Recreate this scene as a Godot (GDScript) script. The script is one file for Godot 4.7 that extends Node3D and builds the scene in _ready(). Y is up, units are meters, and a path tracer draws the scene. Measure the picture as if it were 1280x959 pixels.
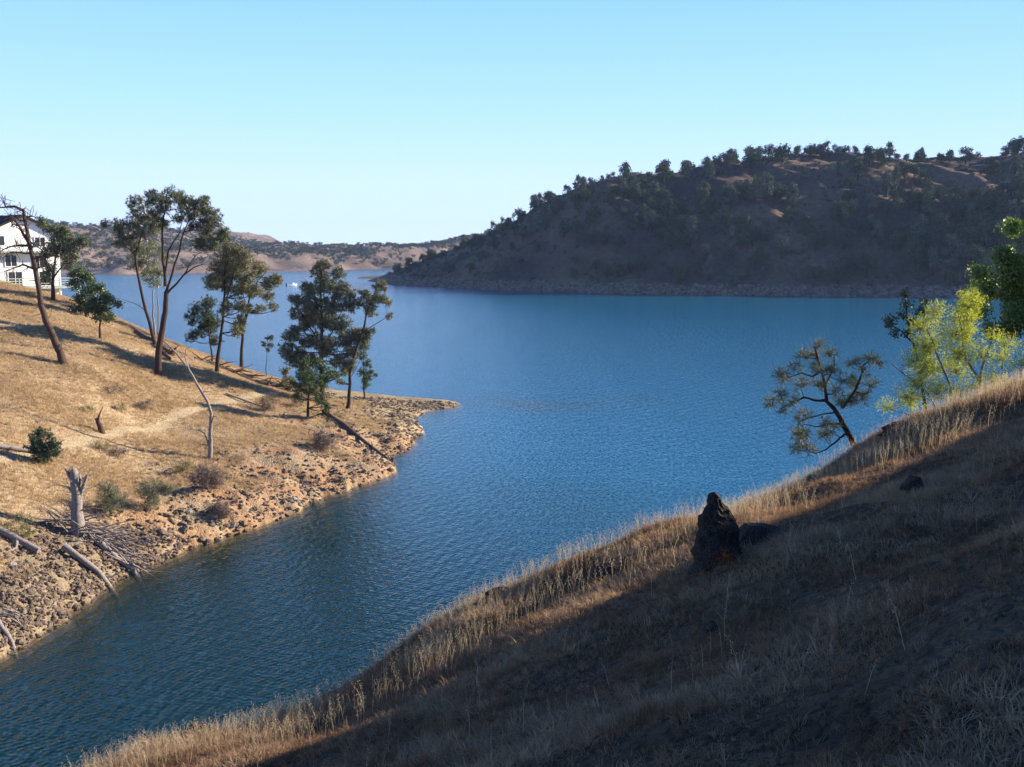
extends Node3D
# A dry-grass cove of a foothill reservoir in low side light. x to the right, y up, camera looks down -z; "d" below is the distance ahead (-z). Water level is y = 0.

const BANK := [-23.1,44.3,0,-22.3,47.3,0,-21.9,53.2,0,-20,60.6,0,-18.4,63.8,0,-16.7,67.1,0,-14.9,71.5,0,-12.4,77.8,0,-9.9,83.1,0,-9.4,94.4,0,-9,103.1,0,-6.2,121.4,0,-15,44,-9,-14,53,-9,-12,61,-9,-8,68,-9,-4,78,-9,-1,90,-9,0,103,-9,3,120,-9,-27,34,0,-36,22,0,-20,28,-4,-50,12,0,0,132,-4,-12,140,-4,-9,126,0,-18,131,0,-30,138,0,-46,147,0,-62,158,0,-85,170,0,-26.3,51,2.4,-30.1,59,4.8,-36.9,73,7.6,-45.6,91,10.1,-54.9,110,12.7,-63.7,128,14.8,-24.3,56,1.8,-27.5,64,3.7,-32.4,76,6,-37.3,88,8.6,-43.9,104,10.6,-52.2,124,12.2,-24.6,70,2.4,-28.6,82,3.7,-33.6,97,6.6,-40.9,116,8.3,-20.9,71,2.2,-22.9,78,3.1,-29.7,102,5.9,-34.6,116,5.9,-18.3,74,1.5,-19.9,81,2.9,-23.5,96,3.2,-28.1,115,3.2,-15.8,83,2.2,-18.4,97,2.6,-22.2,117,1.5,-12.7,89,1,-12.9,102,1.4,-16.1,120,0.9,-9.6,121,0.4,-75,125,18,-95,125,21,-75,90,17,-75,60,14,-55,45,11,-60,25,9,-95,60,19,-95,170,6,-75,140,15]
const HILL := [-117.1,772.8,0,-129.1,747.8,-8,-87.6,662.7,0,-99.6,637.7,-8,-64.8,594.8,0,-76.8,569.8,-8,-30.1,552.4,0,-42.1,527.4,-8,0,515.6,0,-12,490.6,-8,23.1,493.6,0,11.1,468.6,-8,44.2,473.5,0,32.2,448.5,-8,68.7,464,0,56.7,439,-8,92.1,454.9,0,80.1,429.9,-8,128.6,446.1,0,116.6,421.1,-8,163.7,437.7,0,151.7,412.7,-8,210.4,421.8,0,198.4,396.8,-8,251.8,414.2,0,239.8,389.2,-8,-87,700.1,3.9,-75.7,770.1,3.2,-46.9,860.1,1.4,-67,663.8,10.2,-54,733.8,8.4,-23.1,823.8,3.6,-50.8,655.6,15.9,-46.2,596.4,7.1,-48.6,627.1,13.1,-36.3,725.6,13,-3.2,815.6,5.6,-19.9,641.6,26.3,-17.4,560.8,11.8,-18.2,589.5,21.7,-2,711.6,21.5,35.2,801.6,9.2,4.9,636.9,38.4,4.2,540.7,17.3,4.4,574.9,31.7,25.5,706.9,31.5,66.2,796.9,13.4,29.3,633.6,49.9,24.3,525.9,22.4,26.1,564.2,41.1,52.5,703.6,40.9,96.7,793.6,17.5,48.4,630.2,59.2,39.6,514.8,26.7,42.7,555.8,48.9,73.8,700.2,48.6,120.7,790.2,20.7,74.8,649.4,63.4,58.9,510.9,28.5,64.5,560.1,52.3,102.9,719.4,52,153.3,809.4,22.2,100.3,652.7,61.7,77.8,506.5,27.8,85.8,558.5,50.9,131.1,722.7,50.6,184.9,812.7,21.6,125.9,656.2,70.4,96.3,502.3,31.7,106.8,557,58,159.3,726.2,57.7,216.6,816.2,24.6,163.2,665.1,73.6,122.6,499.7,33.1,137.1,558.5,60.7,200.4,735.1,60.3,262.5,825.1,25.7,209.9,668.1,77.8,155.5,494.9,35,174.8,556.5,64.2,251.9,738.1,63.8,320.2,828.1,27.2,254.2,649.7,70.8,189.5,484.3,31.9,212.5,543.1,58.4,301.6,719.7,58.1,376.8,809.7,24.8,288.2,647.8,70.6,212.9,478.4,31.8,239.7,538.6,58.3,339.4,717.7,57.9,419.4,807.7,24.7,319.7,651.8,76.4,232.8,474.8,34.4,263.7,537.7,63,374,721.8,62.6,458.1,811.8,26.7,390.7,654.2,81.5,280.4,469.5,36.7,319.6,535.2,67.2,452.5,724.2,66.8,546.2,814.2,28.5]
var TREES := [
	["dead_tree", "leaning dead tree with bare crooked branches in front of the white house", "", "bare", -38.06, 86.51, 1,
		[[0.0, -0.13, 0, 0.34, -0.27, 1.01, 0, 0.314, -0.8, 2.35, 0, 0.288, -1.34, 3.69, 0, 0.261, -1.68, 5.03, 0, 0.235, -1.88, 7.04, 0, 0.209, -2.21, 9.39, 0, 0.182, -2.48, 11.4, 0, 0.156, -2.68, 12.94, 0, 0.13], [-2.63, 12.83, 0.0, 0.1, -3.4, 13.24, 0.05, 0.077, -4.18, 13.18, 0.11, 0.053, -5.25, 13.13, 0.16, 0.03], [-4.12, 13.18, 0.0, 0.05, -4.35, 13.66, 0.1, 0.035, -4.63, 13.99, 0.2, 0.02], [-2.57, 12.29, 0.0, 0.05, -2.25, 12.45, 0.15, 0.035, -1.92, 12.38, 0.29, 0.02], [-2.45, 10.33, 0.0, 0.11, -2.87, 11.04, 0.04, 0.09, -3.22, 11.7, 0.08, 0.07, -3.58, 12.23, 0.12, 0.05, -4.03, 12.38, 0.16, 0.03], [-3.22, 11.64, 0.0, 0.05, -3.58, 11.76, 0.14, 0.035, -4.0, 11.52, 0.28, 0.02], [-2.39, 10.0, -0.0, 0.09, -2.99, 10.03, -0.08, 0.072, -3.7, 9.95, -0.16, 0.055, -4.41, 9.68, -0.23, 0.038, -4.95, 9.26, -0.31, 0.02], [-2.39, 10.39, -0.0, 0.07, -1.8, 9.97, -0.01, 0.045, -1.06, 9.44, -0.02, 0.02], [-2.18, 8.9, 0.0, 0.07, -1.32, 9.14, 0.1, 0.053, -0.01, 9.08, 0.2, 0.037, 1.06, 8.67, 0.29, 0.02], [-2.13, 8.07, 0.0, 0.08, -2.99, 8.43, 0.03, 0.06, -3.82, 8.13, 0.07, 0.04, -4.65, 7.81, 0.1, 0.02], [-2.25, 9.38, 0.0, 0.07, -3.11, 9.4, 0.09, 0.053, -4.06, 9.44, 0.18, 0.037, -4.83, 8.9, 0.27, 0.02], [-2.69, 12.0, -0.0, 0.04, -3.05, 12.11, -0.13, 0.03, -3.34, 12.53, -0.26, 0.02], [-1.98, 7.95, -0.0, 0.05, -1.44, 8.31, -0.01, 0.035, -1.2, 8.9, -0.02, 0.02], [-2.3, 9.5, -0.0, 0.05, -1.8, 10.33, -0.08, 0.035, -1.44, 10.51, -0.17, 0.02]],
		[]],
	["pine_tree", "tallest pine on the left bank, with forked ascending limbs and open crown", "", "pine", -33.8, 97, 1,
		[[0.0, -0.15, 0, 0.42, 0.08, 0.53, 0, 0.39, 0.45, 3.61, 0, 0.36, 0.83, 5.41, 0, 0.33, 1.05, 6.69, 0, 0.3, 1.13, 7.89, 0, 0.27], [1.07, 8.4, 0.0, 0.2, 1.09, 9.57, 0.02, 0.17, 0.99, 12.22, 0.04, 0.14, 0.99, 13.81, 0.06, 0.11, 1.31, 15.39, 0.08, 0.08, 1.62, 17.09, 0.1, 0.05], [1.12, 7.88, -0.0, 0.17, 1.52, 8.72, -0.13, 0.146, 2.15, 10.52, -0.26, 0.122, 2.68, 11.79, -0.38, 0.098, 3.21, 13.49, -0.51, 0.074, 3.85, 14.65, -0.64, 0.05], [1.09, 9.57, -0.0, 0.13, 1.52, 11.69, -0.09, 0.108, 2.05, 12.53, -0.19, 0.085, 2.68, 13.28, -0.28, 0.062, 3.05, 14.44, -0.37, 0.04], [1.15, 7.66, -0.0, 0.15, 2.05, 8.51, -0.07, 0.125, 2.89, 9.46, -0.14, 0.1, 3.95, 10.2, -0.22, 0.075, 4.8, 10.47, -0.29, 0.05], [2.84, 9.41, 0.0, 0.09, 3.42, 10.52, 0.18, 0.07, 4.06, 11.37, 0.36, 0.05, 4.69, 11.79, 0.55, 0.03]],
		[1.84, 16.98, 0.37, 0.74, 0.14, 16.82, -0.48, 0.53, -0.07, 16.24, 0.42, 0.37, 1.15, 16.13, -0.5, 0.64, 0.35, 15.08, 0.16, 0.58, 1.62, 15.61, -0.52, 0.53, 3.42, 16.51, -0.7, 0.58, 3.21, 15.39, 0.52, 0.79, 4.27, 15.92, -0.41, 0.79, 5.12, 16.24, -0.4, 0.53, 5.65, 15.18, 0.67, 0.69, 4.8, 14.55, 0.52, 0.79, 6.18, 14.33, -0.29, 0.64, 6.71, 13.49, 0.65, 0.48, 5.75, 12.64, 0.05, 0.58, 4.38, 12.53, 0.25, 0.58, 5.22, 13.49, -0.41, 0.64, 2.26, 14.76, 0.62, 0.42, 3.74, 14.02, 0.27, 0.48, 0.99, 14.33, 0.65, 0.42, 6.81, 12.85, 0.55, 0.37, 4.69, 12.22, -0.28, 0.42, 5.86, 12.01, -0.19, 0.37]],
	["pine_tree", "slender dark pine stem leaning left just behind the tallest pine", "", "pine", -37.97, 108.61, 1,
		[[0.08, -0.17, 0, 0.27, -0.25, 1.35, 0, 0.24, -0.84, 3.79, 0, 0.21, -1.35, 6.73, 0, 0.18, -1.68, 9.43, 0, 0.15, -1.26, 10.94, 0, 0.12, -0.76, 12.29, 0, 0.09, -0.34, 13.64, 0, 0.06], [-1.72, 9.72, -0.0, 0.07, -2.32, 10.43, -0.23, 0.05, -2.79, 10.9, -0.45, 0.03], [-1.25, 10.9, -0.0, 0.06, -0.66, 11.26, -0.28, 0.045, -0.06, 11.38, -0.55, 0.03], [-2.32, 11.38, -0.0, 0.05, -3.03, 12.09, -0.13, 0.035, -3.86, 12.8, -0.25, 0.02], [-0.84, 3.87, 0.0, 0.06, -2.02, 4.63, 0.07, 0.045, -3.28, 5.05, 0.13, 0.03]],
		[-1.37, 15.17, -0.67, 0.65, -1.78, 13.92, 0.24, 0.53, -0.66, 14.46, -0.22, 0.53, -4.57, 13.09, -0.26, 0.41, -3.62, 13.04, 0.43, 0.47, -3.21, 12.09, -0.03, 0.53, -2.32, 12.92, -0.25, 0.59, -1.25, 13.04, -0.03, 0.77, -2.08, 11.73, 0.28, 0.71, 0.41, 12.44, -0.6, 0.71, -0.06, 13.51, 0.64, 0.65, -2.67, 10.9, -0.65, 0.59, -1.61, 10.43, 0.34, 0.53, 0.88, 12.8, 0.47, 0.53, -0.54, 11.85, -0.65, 0.47]],
	["pale_tree", "thin pale-trunked tree growing behind the tallest pine", "", "grey", -42.81, 122.62, 1,
		[[-0.1, 0.0, 0, 0.15, -0.19, 2.38, 0, 0.122, -0.1, 4.75, 0, 0.095, 0.1, 7.6, 0, 0.068, 0.38, 9.98, 0, 0.04], [0.29, 0.0, -0.0, 0.12, 0.48, 2.38, -0.05, 0.1, 0.48, 4.75, -0.1, 0.08, 0.76, 7.13, -0.16, 0.06, 1.05, 9.5, -0.21, 0.04]],
		[-0.07, 10.71, 0.13, 0.94, -0.61, 9.1, -0.81, 0.94, 0.46, 8.03, -0.75, 0.94, -1.81, 8.57, -0.53, 0.74, -2.48, 9.64, 0.75, 0.6, 0.2, 6.69, -0.5, 0.8, -1.14, 7.5, 0.42, 0.67, 1.0, 9.37, 0.71, 0.6]],
	["pine_tree", "olive pine with feathery crown right of the tallest pine", "", "olive", -30.35, 104.6, 1,
		[[0.0, -0.16, 0, 0.25, 0.41, 2.84, 0, 0.21, 0.81, 5.27, 0, 0.17, 1.05, 7.7, 0, 0.13, 1.14, 9.73, 0, 0.09, 1.38, 11.92, 0, 0.05], [0.89, 5.68, -0.0, 0.12, 1.3, 7.54, -0.08, 0.093, 2.03, 9.73, -0.17, 0.067, 2.51, 11.35, -0.25, 0.04]],
		[2.35, 12.08, -0.25, 0.89, 1.22, 11.76, 0.04, 0.89, 0.24, 10.46, 0.47, 0.89, 3.32, 11.27, -0.67, 0.89, 1.78, 10.3, 0.43, 0.97, 3.08, 9.49, 0.51, 0.97, 2.27, 8.19, 0.62, 0.89, 0.24, 9.0, -0.79, 0.73, 3.89, 8.03, 0.76, 0.65, 1.54, 6.57, -0.7, 0.65, 2.59, 5.27, -0.27, 0.49, -0.32, 9.32, 0.19, 0.65, 0.97, 9.16, 0.72, 0.73, 2.76, 6.89, -0.27, 0.57, 2.03, 3.97, 0.73, 0.49]],
	["young_pine", "bushy dark young pine at the left foot of the olive pine", "", "dark", -33.88, 114.69, 1,
		[[0.09, -0.18, 0, 0.14, 0.09, 1.33, 0, 0.115, -0.09, 3.11, 0, 0.09, -0.18, 5.33, 0, 0.065, 0.0, 7.02, 0, 0.04]],
		[-1.24, 6.13, -0.26, 0.8, 0.09, 6.93, -0.26, 0.71, -1.78, 4.89, -0.45, 0.71, -0.18, 5.42, -0.59, 0.8, 0.62, 4.71, -0.49, 0.71, -1.42, 3.38, 0.27, 0.71, -0.18, 3.82, 0.7, 0.71, -2.13, 2.84, -0.48, 0.53, 0.8, 2.76, -0.64, 0.62, -0.71, 4.71, 0.69, 0.71]],
	["pine_tree", "right-leaning pine beside the olive pine, above the driftwood ridge", "", "olive", -33.24, 125.1, 1,
		[[0.0, 0.29, 0, 0.27, 0.1, 2.52, 0, 0.233, 0.29, 4.75, 0, 0.197, 0.97, 6.88, 0, 0.16, 1.26, 8.82, 0, 0.123, 2.23, 10.67, 0, 0.087, 3.3, 11.73, 0, 0.05], [0.68, 6.11, -0.0, 0.1, 0.68, 8.34, -0.06, 0.065, 0.29, 10.76, -0.12, 0.03], [1.26, 8.63, -0.0, 0.06, 2.71, 9.31, -0.17, 0.045, 3.88, 9.02, -0.34, 0.03]],
		[2.71, 12.31, 0.13, 0.78, 4.17, 10.86, 0.45, 0.78, 3.49, 8.82, -0.06, 0.68, 4.17, 7.66, -0.11, 0.48, 1.55, 9.79, -0.61, 0.78, 1.94, 11.64, 0.57, 0.68, 0.78, 7.47, -0.64, 0.68, -0.29, 5.14, -0.01, 0.78, 2.23, 7.27, 0.46, 0.58, 4.75, 11.25, -0.5, 0.48, 3.2, 10.28, 0.32, 0.68, 0.39, 10.57, 0.61, 0.58]],
	["sapling", "thin bare-stemmed sapling alone between the pines on the ridge", "", "dark", -29.87, 123.66, 1,
		[[0.0, -0.19, 0, 0.07, 0.1, 2.11, 0, 0.05, 0.29, 4.6, 0, 0.03]],
		[0.38, 4.7, 0.19, 0.38, 0.77, 3.83, -0.27, 0.29, -0.19, 4.03, -0.04, 0.29, 0.48, 3.35, -0.24, 0.24]],
	["pine_tree", "large dense rounded pine on the point with foliage down to its foot", "", "dense", -19.75, 105.56, 1.25,
		[[0.0, -0.16, 0, 0.33, 0.0, 4.34, 0, 0.26, 0.16, 8.43, 0, 0.19, 0.08, 12.52, 0, 0.12, 0.41, 14.32, 0, 0.05], [0.08, 5.15, -0.0, 0.12, 1.39, 7.61, -0.19, 0.08, 2.37, 9.65, -0.39, 0.04], [0.0, 5.97, -0.0, 0.12, -1.23, 8.02, -0.04, 0.08, -2.05, 9.65, -0.09, 0.04]],
		[0.33, 14.32, 1.01, 0.49, -0.25, 13.34, 0.71, 0.65, 1.8, 13.25, 0.96, 0.65, 0.57, 12.44, -0.09, 0.98, 2.21, 11.62, -0.02, 0.9, -1.06, 11.62, 0.46, 0.74, -1.88, 10.47, -0.04, 0.74, -0.25, 10.23, -0.42, 1.06, 1.39, 9.98, -0.19, 1.06, 3.03, 10.23, -0.71, 0.74, -2.62, 10.72, -0.25, 0.41, -1.47, 8.84, 0.98, 0.9, 0.16, 8.43, 0.93, 1.15, 2.05, 8.02, 0.26, 1.06, -2.7, 9.33, -0.0, 0.49, -2.29, 7.61, -0.33, 0.65, -3.11, 6.79, -0.83, 0.65, -3.6, 5.56, -0.46, 0.65, -2.54, 5.15, 0.57, 0.74, -1.06, 6.38, 0.74, 0.98, 0.57, 5.97, -0.28, 1.06, 2.62, 6.38, 0.58, 0.9, 3.85, 6.95, 0.55, 0.74, 4.66, 7.2, 0.39, 0.57, -3.11, 4.34, 0.33, 0.65, -1.55, 4.34, 0.52, 0.74, -1.88, 3.44, -0.28, 0.65, 3.03, 5.15, 0.41, 0.74, 1.8, 4.34, -0.44, 0.74, 2.62, 3.85, -0.03, 0.57, 4.25, 5.97, 0.54, 0.57]],
	["young_pine", "bright green young pine in front of the large dense pine", "", "green", -19.3, 95.72, 1.2,
		[[0.0, -0.15, 0, 0.15, 0.07, 1.63, 0, 0.113, 0.37, 3.12, 0, 0.077, 0.59, 4.97, 0, 0.04]],
		[0.0, 5.12, -0.3, 0.52, 1.11, 4.9, 0.64, 0.59, 1.93, 4.15, 0.22, 0.59, -0.37, 4.01, 0.12, 0.59, 0.74, 3.71, -0.7, 0.82, -0.74, 2.97, 0.07, 0.59, 1.48, 3.12, -0.36, 0.59, 0.37, 2.45, 0.25, 0.59, -0.96, 1.93, -0.05, 0.37, 1.26, 1.34, 0.45, 0.52, 1.71, 0.74, 0.21, 0.37, 2.52, 3.86, 0.43, 0.37]],
	["pine_tree", "slim pine leaning right over the lake at the point", "", "olive", -17.1, 105.08, 1,
		[[0.0, -0.16, 0, 0.26, 0.24, 1.63, 0, 0.229, 0.33, 3.67, 0, 0.197, 1.06, 6.35, 0, 0.166, 1.71, 7.98, 0, 0.134, 2.12, 9.77, 0, 0.103, 2.93, 11.81, 0, 0.071, 3.5, 13.03, 0, 0.04], [1.71, 7.9, 0.0, 0.07, 2.93, 8.8, 0.08, 0.05, 4.24, 9.61, 0.15, 0.03], [0.33, 3.26, 0.0, 0.05, 0.98, 4.24, 0.13, 0.035, 1.47, 5.21, 0.26, 0.02]],
		[3.75, 12.87, 0.38, 0.57, 3.34, 11.81, -0.17, 0.65, 2.52, 11.0, 0.39, 0.65, 1.95, 11.73, 0.42, 0.57, 1.3, 10.91, 0.22, 0.49, 4.15, 11.16, 0.55, 0.41, 4.32, 9.61, 0.52, 0.33, 2.77, 10.1, 0.02, 0.49, 0.49, 4.72, 0.03, 0.49, -0.16, 3.99, -0.38, 0.41, -0.65, 2.85, 0.39, 0.33]],
	["young_conifer", "narrow upright green conifer farthest right on the point", "", "green", -17.34, 119.41, 1,
		[[0.0, -0.09, 0, 0.12, 0.0, 2.31, 0, 0.075, 0.0, 5.92, 0, 0.03]],
		[-0.09, 6.02, -0.02, 0.37, 0.0, 5.18, 0.19, 0.46, 0.19, 4.16, 0.21, 0.46, -0.19, 3.15, 0.23, 0.56, 0.37, 2.68, -0.32, 0.46, 0.09, 1.76, 0.27, 0.46, 0.83, 3.15, 0.08, 0.28, 1.3, 2.87, 0.16, 0.19]],
	["shrub", "small yellowish bush left of the bright green young pine", "", "olive", -24.09, 107.97, 1,
		[[0.0, -0.08, 0, 0.06, 0.0, 1.67, 0, 0.03]],
		[-0.08, 2.34, 0.09, 0.42, 0.08, 1.34, 0.2, 0.42, -0.42, 0.75, 0.1, 0.33, 0.42, 0.5, 0.16, 0.33]],
	["oak_tree", "wide dark oak standing against the right side of the white house", "", "oak", -52.96, 118.37, 0.8,
		[[0.0, -0.18, 0, 0.3, 0.09, 1.93, 0, 0.233, 0.37, 3.76, 0, 0.167, 0.92, 6.06, 0, 0.1], [0.09, 2.39, -0.0, 0.14, 1.28, 3.76, -0.25, 0.095, 2.66, 5.32, -0.5, 0.05], [0.18, 2.84, -0.0, 0.12, -0.55, 4.68, -0.04, 0.085, -0.73, 6.97, -0.09, 0.05]],
		[0.94, 7.78, 0.24, 0.81, -0.52, 8.68, -0.44, 0.65, 1.75, 7.78, 0.29, 0.57, 3.54, 6.56, 0.21, 0.65, 2.97, 5.75, -0.72, 0.73, 0.45, 6.56, -0.04, 0.89, -0.36, 5.26, -0.43, 0.73, 2.4, 4.45, -0.7, 0.81, 1.59, 5.59, -0.58, 0.81, 0.13, 3.63, -0.29, 0.73, 4.36, 6.56, -0.5, 0.36, -0.52, 2.33, -0.48, 0.57, 2.08, 6.89, -0.73, 0.57]],
	["oak_tree", "bushy green oak below and right of the wide dark oak", "", "oakgreen", -47.99, 115.49, 1,
		[[0.0, -0.18, 0, 0.2, -0.18, 1.88, 0, 0.13, -0.36, 4.12, 0, 0.06]],
		[0.18, 2.33, -0.15, 0.72, -0.72, 1.79, 0.14, 0.72, -0.27, 0.9, 0.11, 0.54, -1.16, 0.9, -0.33, 0.45, 0.36, 3.22, 0.51, 0.72, -0.45, 5.01, -0.63, 0.72, 0.18, 4.39, -0.12, 0.72, -0.98, 3.67, -0.28, 0.63, 0.9, 1.43, -0.11, 0.45]],
	["oak_tree", "small round-crowned tree on the grassy slope left of the tallest pine", "", "oakgreen", -41.09, 101.88, 1,
		[[0.0, -0.16, 0, 0.16, 0.0, 1.11, 0, 0.123, 0.24, 2.68, 0, 0.087, 0.24, 4.26, 0, 0.05]],
		[0.0, 5.05, 0.41, 0.47, 0.79, 4.26, -0.16, 0.55, -0.39, 3.87, -0.58, 0.55, 0.39, 3.08, 0.14, 0.71, 1.42, 3.87, -0.51, 0.39, 1.9, 3.4, 0.06, 0.24, -0.87, 3.08, -0.2, 0.39, 0.0, 2.05, 0.1, 0.47, 0.87, 2.05, 0.57, 0.32]],
	["juniper_bush", "round dark green bush beside the dirt trail", "", "juniper", -30.01, 64.5, 1.6,
		[[0.0, -0.1, 0, 0.1, 0.0, 1.0, 0, 0.04]],
		[-0.35, 1.75, -0.07, 0.4, 0.15, 1.85, 0.28, 0.4, -0.55, 1.2, 0.13, 0.4, 0.05, 1.2, -0.11, 0.5, 0.65, 1.2, -0.31, 0.35, -0.35, 0.6, 0.08, 0.45, 0.25, 0.55, 0.06, 0.45, 0.75, 0.75, 0.4, 0.25, -0.75, 0.7, 0.41, 0.2, -0.25, 2.2, 0.1, 0.2]],
	["dead_tree", "tall thin dead stem bending left above the trail", "", "barepale", -22.81, 75.94, 1,
		[[0.0, -0.12, 0, 0.16, 0.12, 1.24, 0, 0.146, 0.18, 2.71, 0, 0.133, 0.24, 3.47, 0, 0.119, 0.0, 4.36, 0, 0.105, -0.77, 5.71, 0, 0.091, -1.29, 6.71, 0, 0.077, -2.12, 7.89, 0, 0.064, -3.12, 8.95, 0, 0.05], [0.06, 0.65, 0.0, 0.09, -0.12, 1.35, 0.08, 0.073, -0.35, 1.94, 0.15, 0.057, -0.88, 2.18, 0.23, 0.04], [0.18, 2.53, -0.0, 0.06, 0.41, 3.12, -0.15, 0.045, 0.53, 3.36, -0.29, 0.03], [-1.29, 6.71, -0.0, 0.04, -1.53, 7.71, -0.11, 0.03, -1.41, 8.3, -0.23, 0.02]],
		[]],
	["tree_stump", "broken grey standing snag with stubby branches by the driftwood", "", "barepale", -24.75, 56.81, 1,
		[[0.0, -0.13, 0, 0.36, 0.0, 1.23, 0, 0.32, 0.04, 2.33, 0, 0.28, 0.0, 3.35, 0, 0.24, -0.09, 3.7, 0, 0.2], [0.09, 1.76, 0.0, 0.12, 0.35, 2.47, 0.03, 0.085, 0.7, 3.35, 0.05, 0.05], [0.0, 2.86, -0.0, 0.12, -0.26, 3.35, -0.08, 0.085, -0.4, 3.74, -0.16, 0.05], [-0.04, 2.11, 0.0, 0.08, -0.31, 2.55, 0.03, 0.06, -0.48, 2.69, 0.06, 0.04], [0.04, 2.47, 0.0, 0.1, 0.26, 2.99, 0.09, 0.075, 0.18, 3.43, 0.17, 0.05], [-0.09, 1.23, -0.0, 0.05, -0.4, 1.59, -0.05, 0.03], [0.13, 1.23, -0.0, 0.05, 0.48, 1.41, -0.03, 0.03]],
		[]],
	["shrub", "grey leafless shrub above the orange bank right of the dead stem", "", "greybrush", -20.72, 68.34, 1.4,
		[],
		[-0.42, 1.01, -0.26, 0.48, 0.11, 1.27, -0.19, 0.53, 0.53, 0.74, 0.44, 0.42, -0.21, 0.42, -0.11, 0.48, 0.32, 0.32, 0.43, 0.37]],
	["shrub", "round purple-grey shrub below the bright green young pine", "", "greybrush", -15.61, 82.59, 1.4,
		[],
		[-0.58, 0.83, 0.42, 0.45, 0.0, 1.09, 0.1, 0.58, 0.58, 0.7, -0.24, 0.45, -0.13, 0.38, 0.49, 0.58]],
	["shrub", "low grey shrub on the orange bank close to the waterline", "", "greybrush", -19, 64.98, 1.4,
		[],
		[-0.45, 0.65, -0.0, 0.35, 0.05, 0.71, -0.06, 0.4, 0.5, 0.3, -0.13, 0.35, -0.05, 0.25, 0.34, 0.4]],
	["shrub", "grey-green sage bush between the snag and the orange bank", "", "sage", -24.17, 60.65, 1.4,
		[],
		[-0.33, 1.6, -0.01, 0.38, 0.19, 1.27, -0.16, 0.42, -0.38, 0.94, -0.02, 0.42, 0.0, 0.47, -0.28, 0.42, 0.47, 0.8, 0.09, 0.28]],
	["shrub", "spreading grey-green bush left of the orange bank", "", "sage", -22.52, 62.82, 1.4,
		[],
		[-0.58, 1.07, -0.04, 0.39, 0.0, 1.27, -0.16, 0.44, 0.54, 1.07, 0.22, 0.34, -0.29, 0.58, 0.25, 0.39, 0.24, 0.39, -0.38, 0.39, 1.02, 1.27, 0.03, 0.24]],
	["shrub", "low greenish shrub left of the trail bend", "", "lowgreen", -32.52, 77.63, 1.2,
		[],
		[-0.36, 0.3, -0.12, 0.3, 0.12, 0.42, 0.23, 0.3, -0.84, 0.18, 0.15, 0.24]],
	["shrub", "small green tuft of shrub just above the trail", "", "lowgreen", -31.98, 82.59, 1.2,
		[],
		[-0.26, 0.26, -0.14, 0.32, 0.26, 0.26, -0.13, 0.26]],
	["shrub", "brownish low bush upslope of the trail middle", "", "greybrush", -31.1, 85.23, 1.2,
		[],
		[-0.26, 0.26, -0.2, 0.33, 0.2, 0.33, 0.28, 0.33]],
	["shrub", "grey low bush below the tallest pine's shadow", "", "greybrush", -33.49, 85.31, 1.2,
		[],
		[-0.4, 0.26, -0.12, 0.33, 0.26, 0.33, 0.06, 0.33]],
	["shrub", "small yellow-green bush below the trail near the round dark bush", "", "lowgreen", -29.12, 71.62, 1.2,
		[],
		[-0.33, 0.17, -0.01, 0.28, 0.17, 0.22, 0.07, 0.22]],
	["shrub", "brown bush below the trail", "", "greybrush", -27.95, 71.78, 1.2,
		[],
		[-0.28, 0.33, 0.05, 0.28, 0.28, 0.33, 0.12, 0.28]],
	["shrub", "dark green low shrub patch above the leftmost log", "", "lowgreen", -26.82, 54.09, 1.2,
		[],
		[-0.5, 0.67, -0.23, 0.29, 0.13, 0.75, 0.15, 0.34, 0.75, 0.55, -0.12, 0.29, -0.17, 0.25, 0.02, 0.34, 0.5, 0.17, -0.1, 0.29]],
	["shrub", "greenish shrub above the purple-grey roots at the orange bank", "", "lowgreen", -23.6, 71.94, 1.2,
		[],
		[-0.33, 0.33, -0.12, 0.33, 0.22, 0.56, 0.02, 0.33, 0.0, 0.11, -0.02, 0.28]],
	["shrub", "dark brown brush at the driftwood ridge foot", "", "greybrush", -23.22, 96.36, 1.2,
		[],
		[-0.52, 0.75, -0.13, 0.45, 0.22, 1.12, 0.23, 0.52, 0.0, 0.3, 0.08, 0.45]],
	["shrub", "scrubby dark brush clump on the ridge among the logs", "", "greybrush", -20.8, 100.52, 1.2,
		[],
		[-0.62, 0.62, -0.38, 0.39, 0.16, 0.78, -0.2, 0.47]],
]
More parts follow.
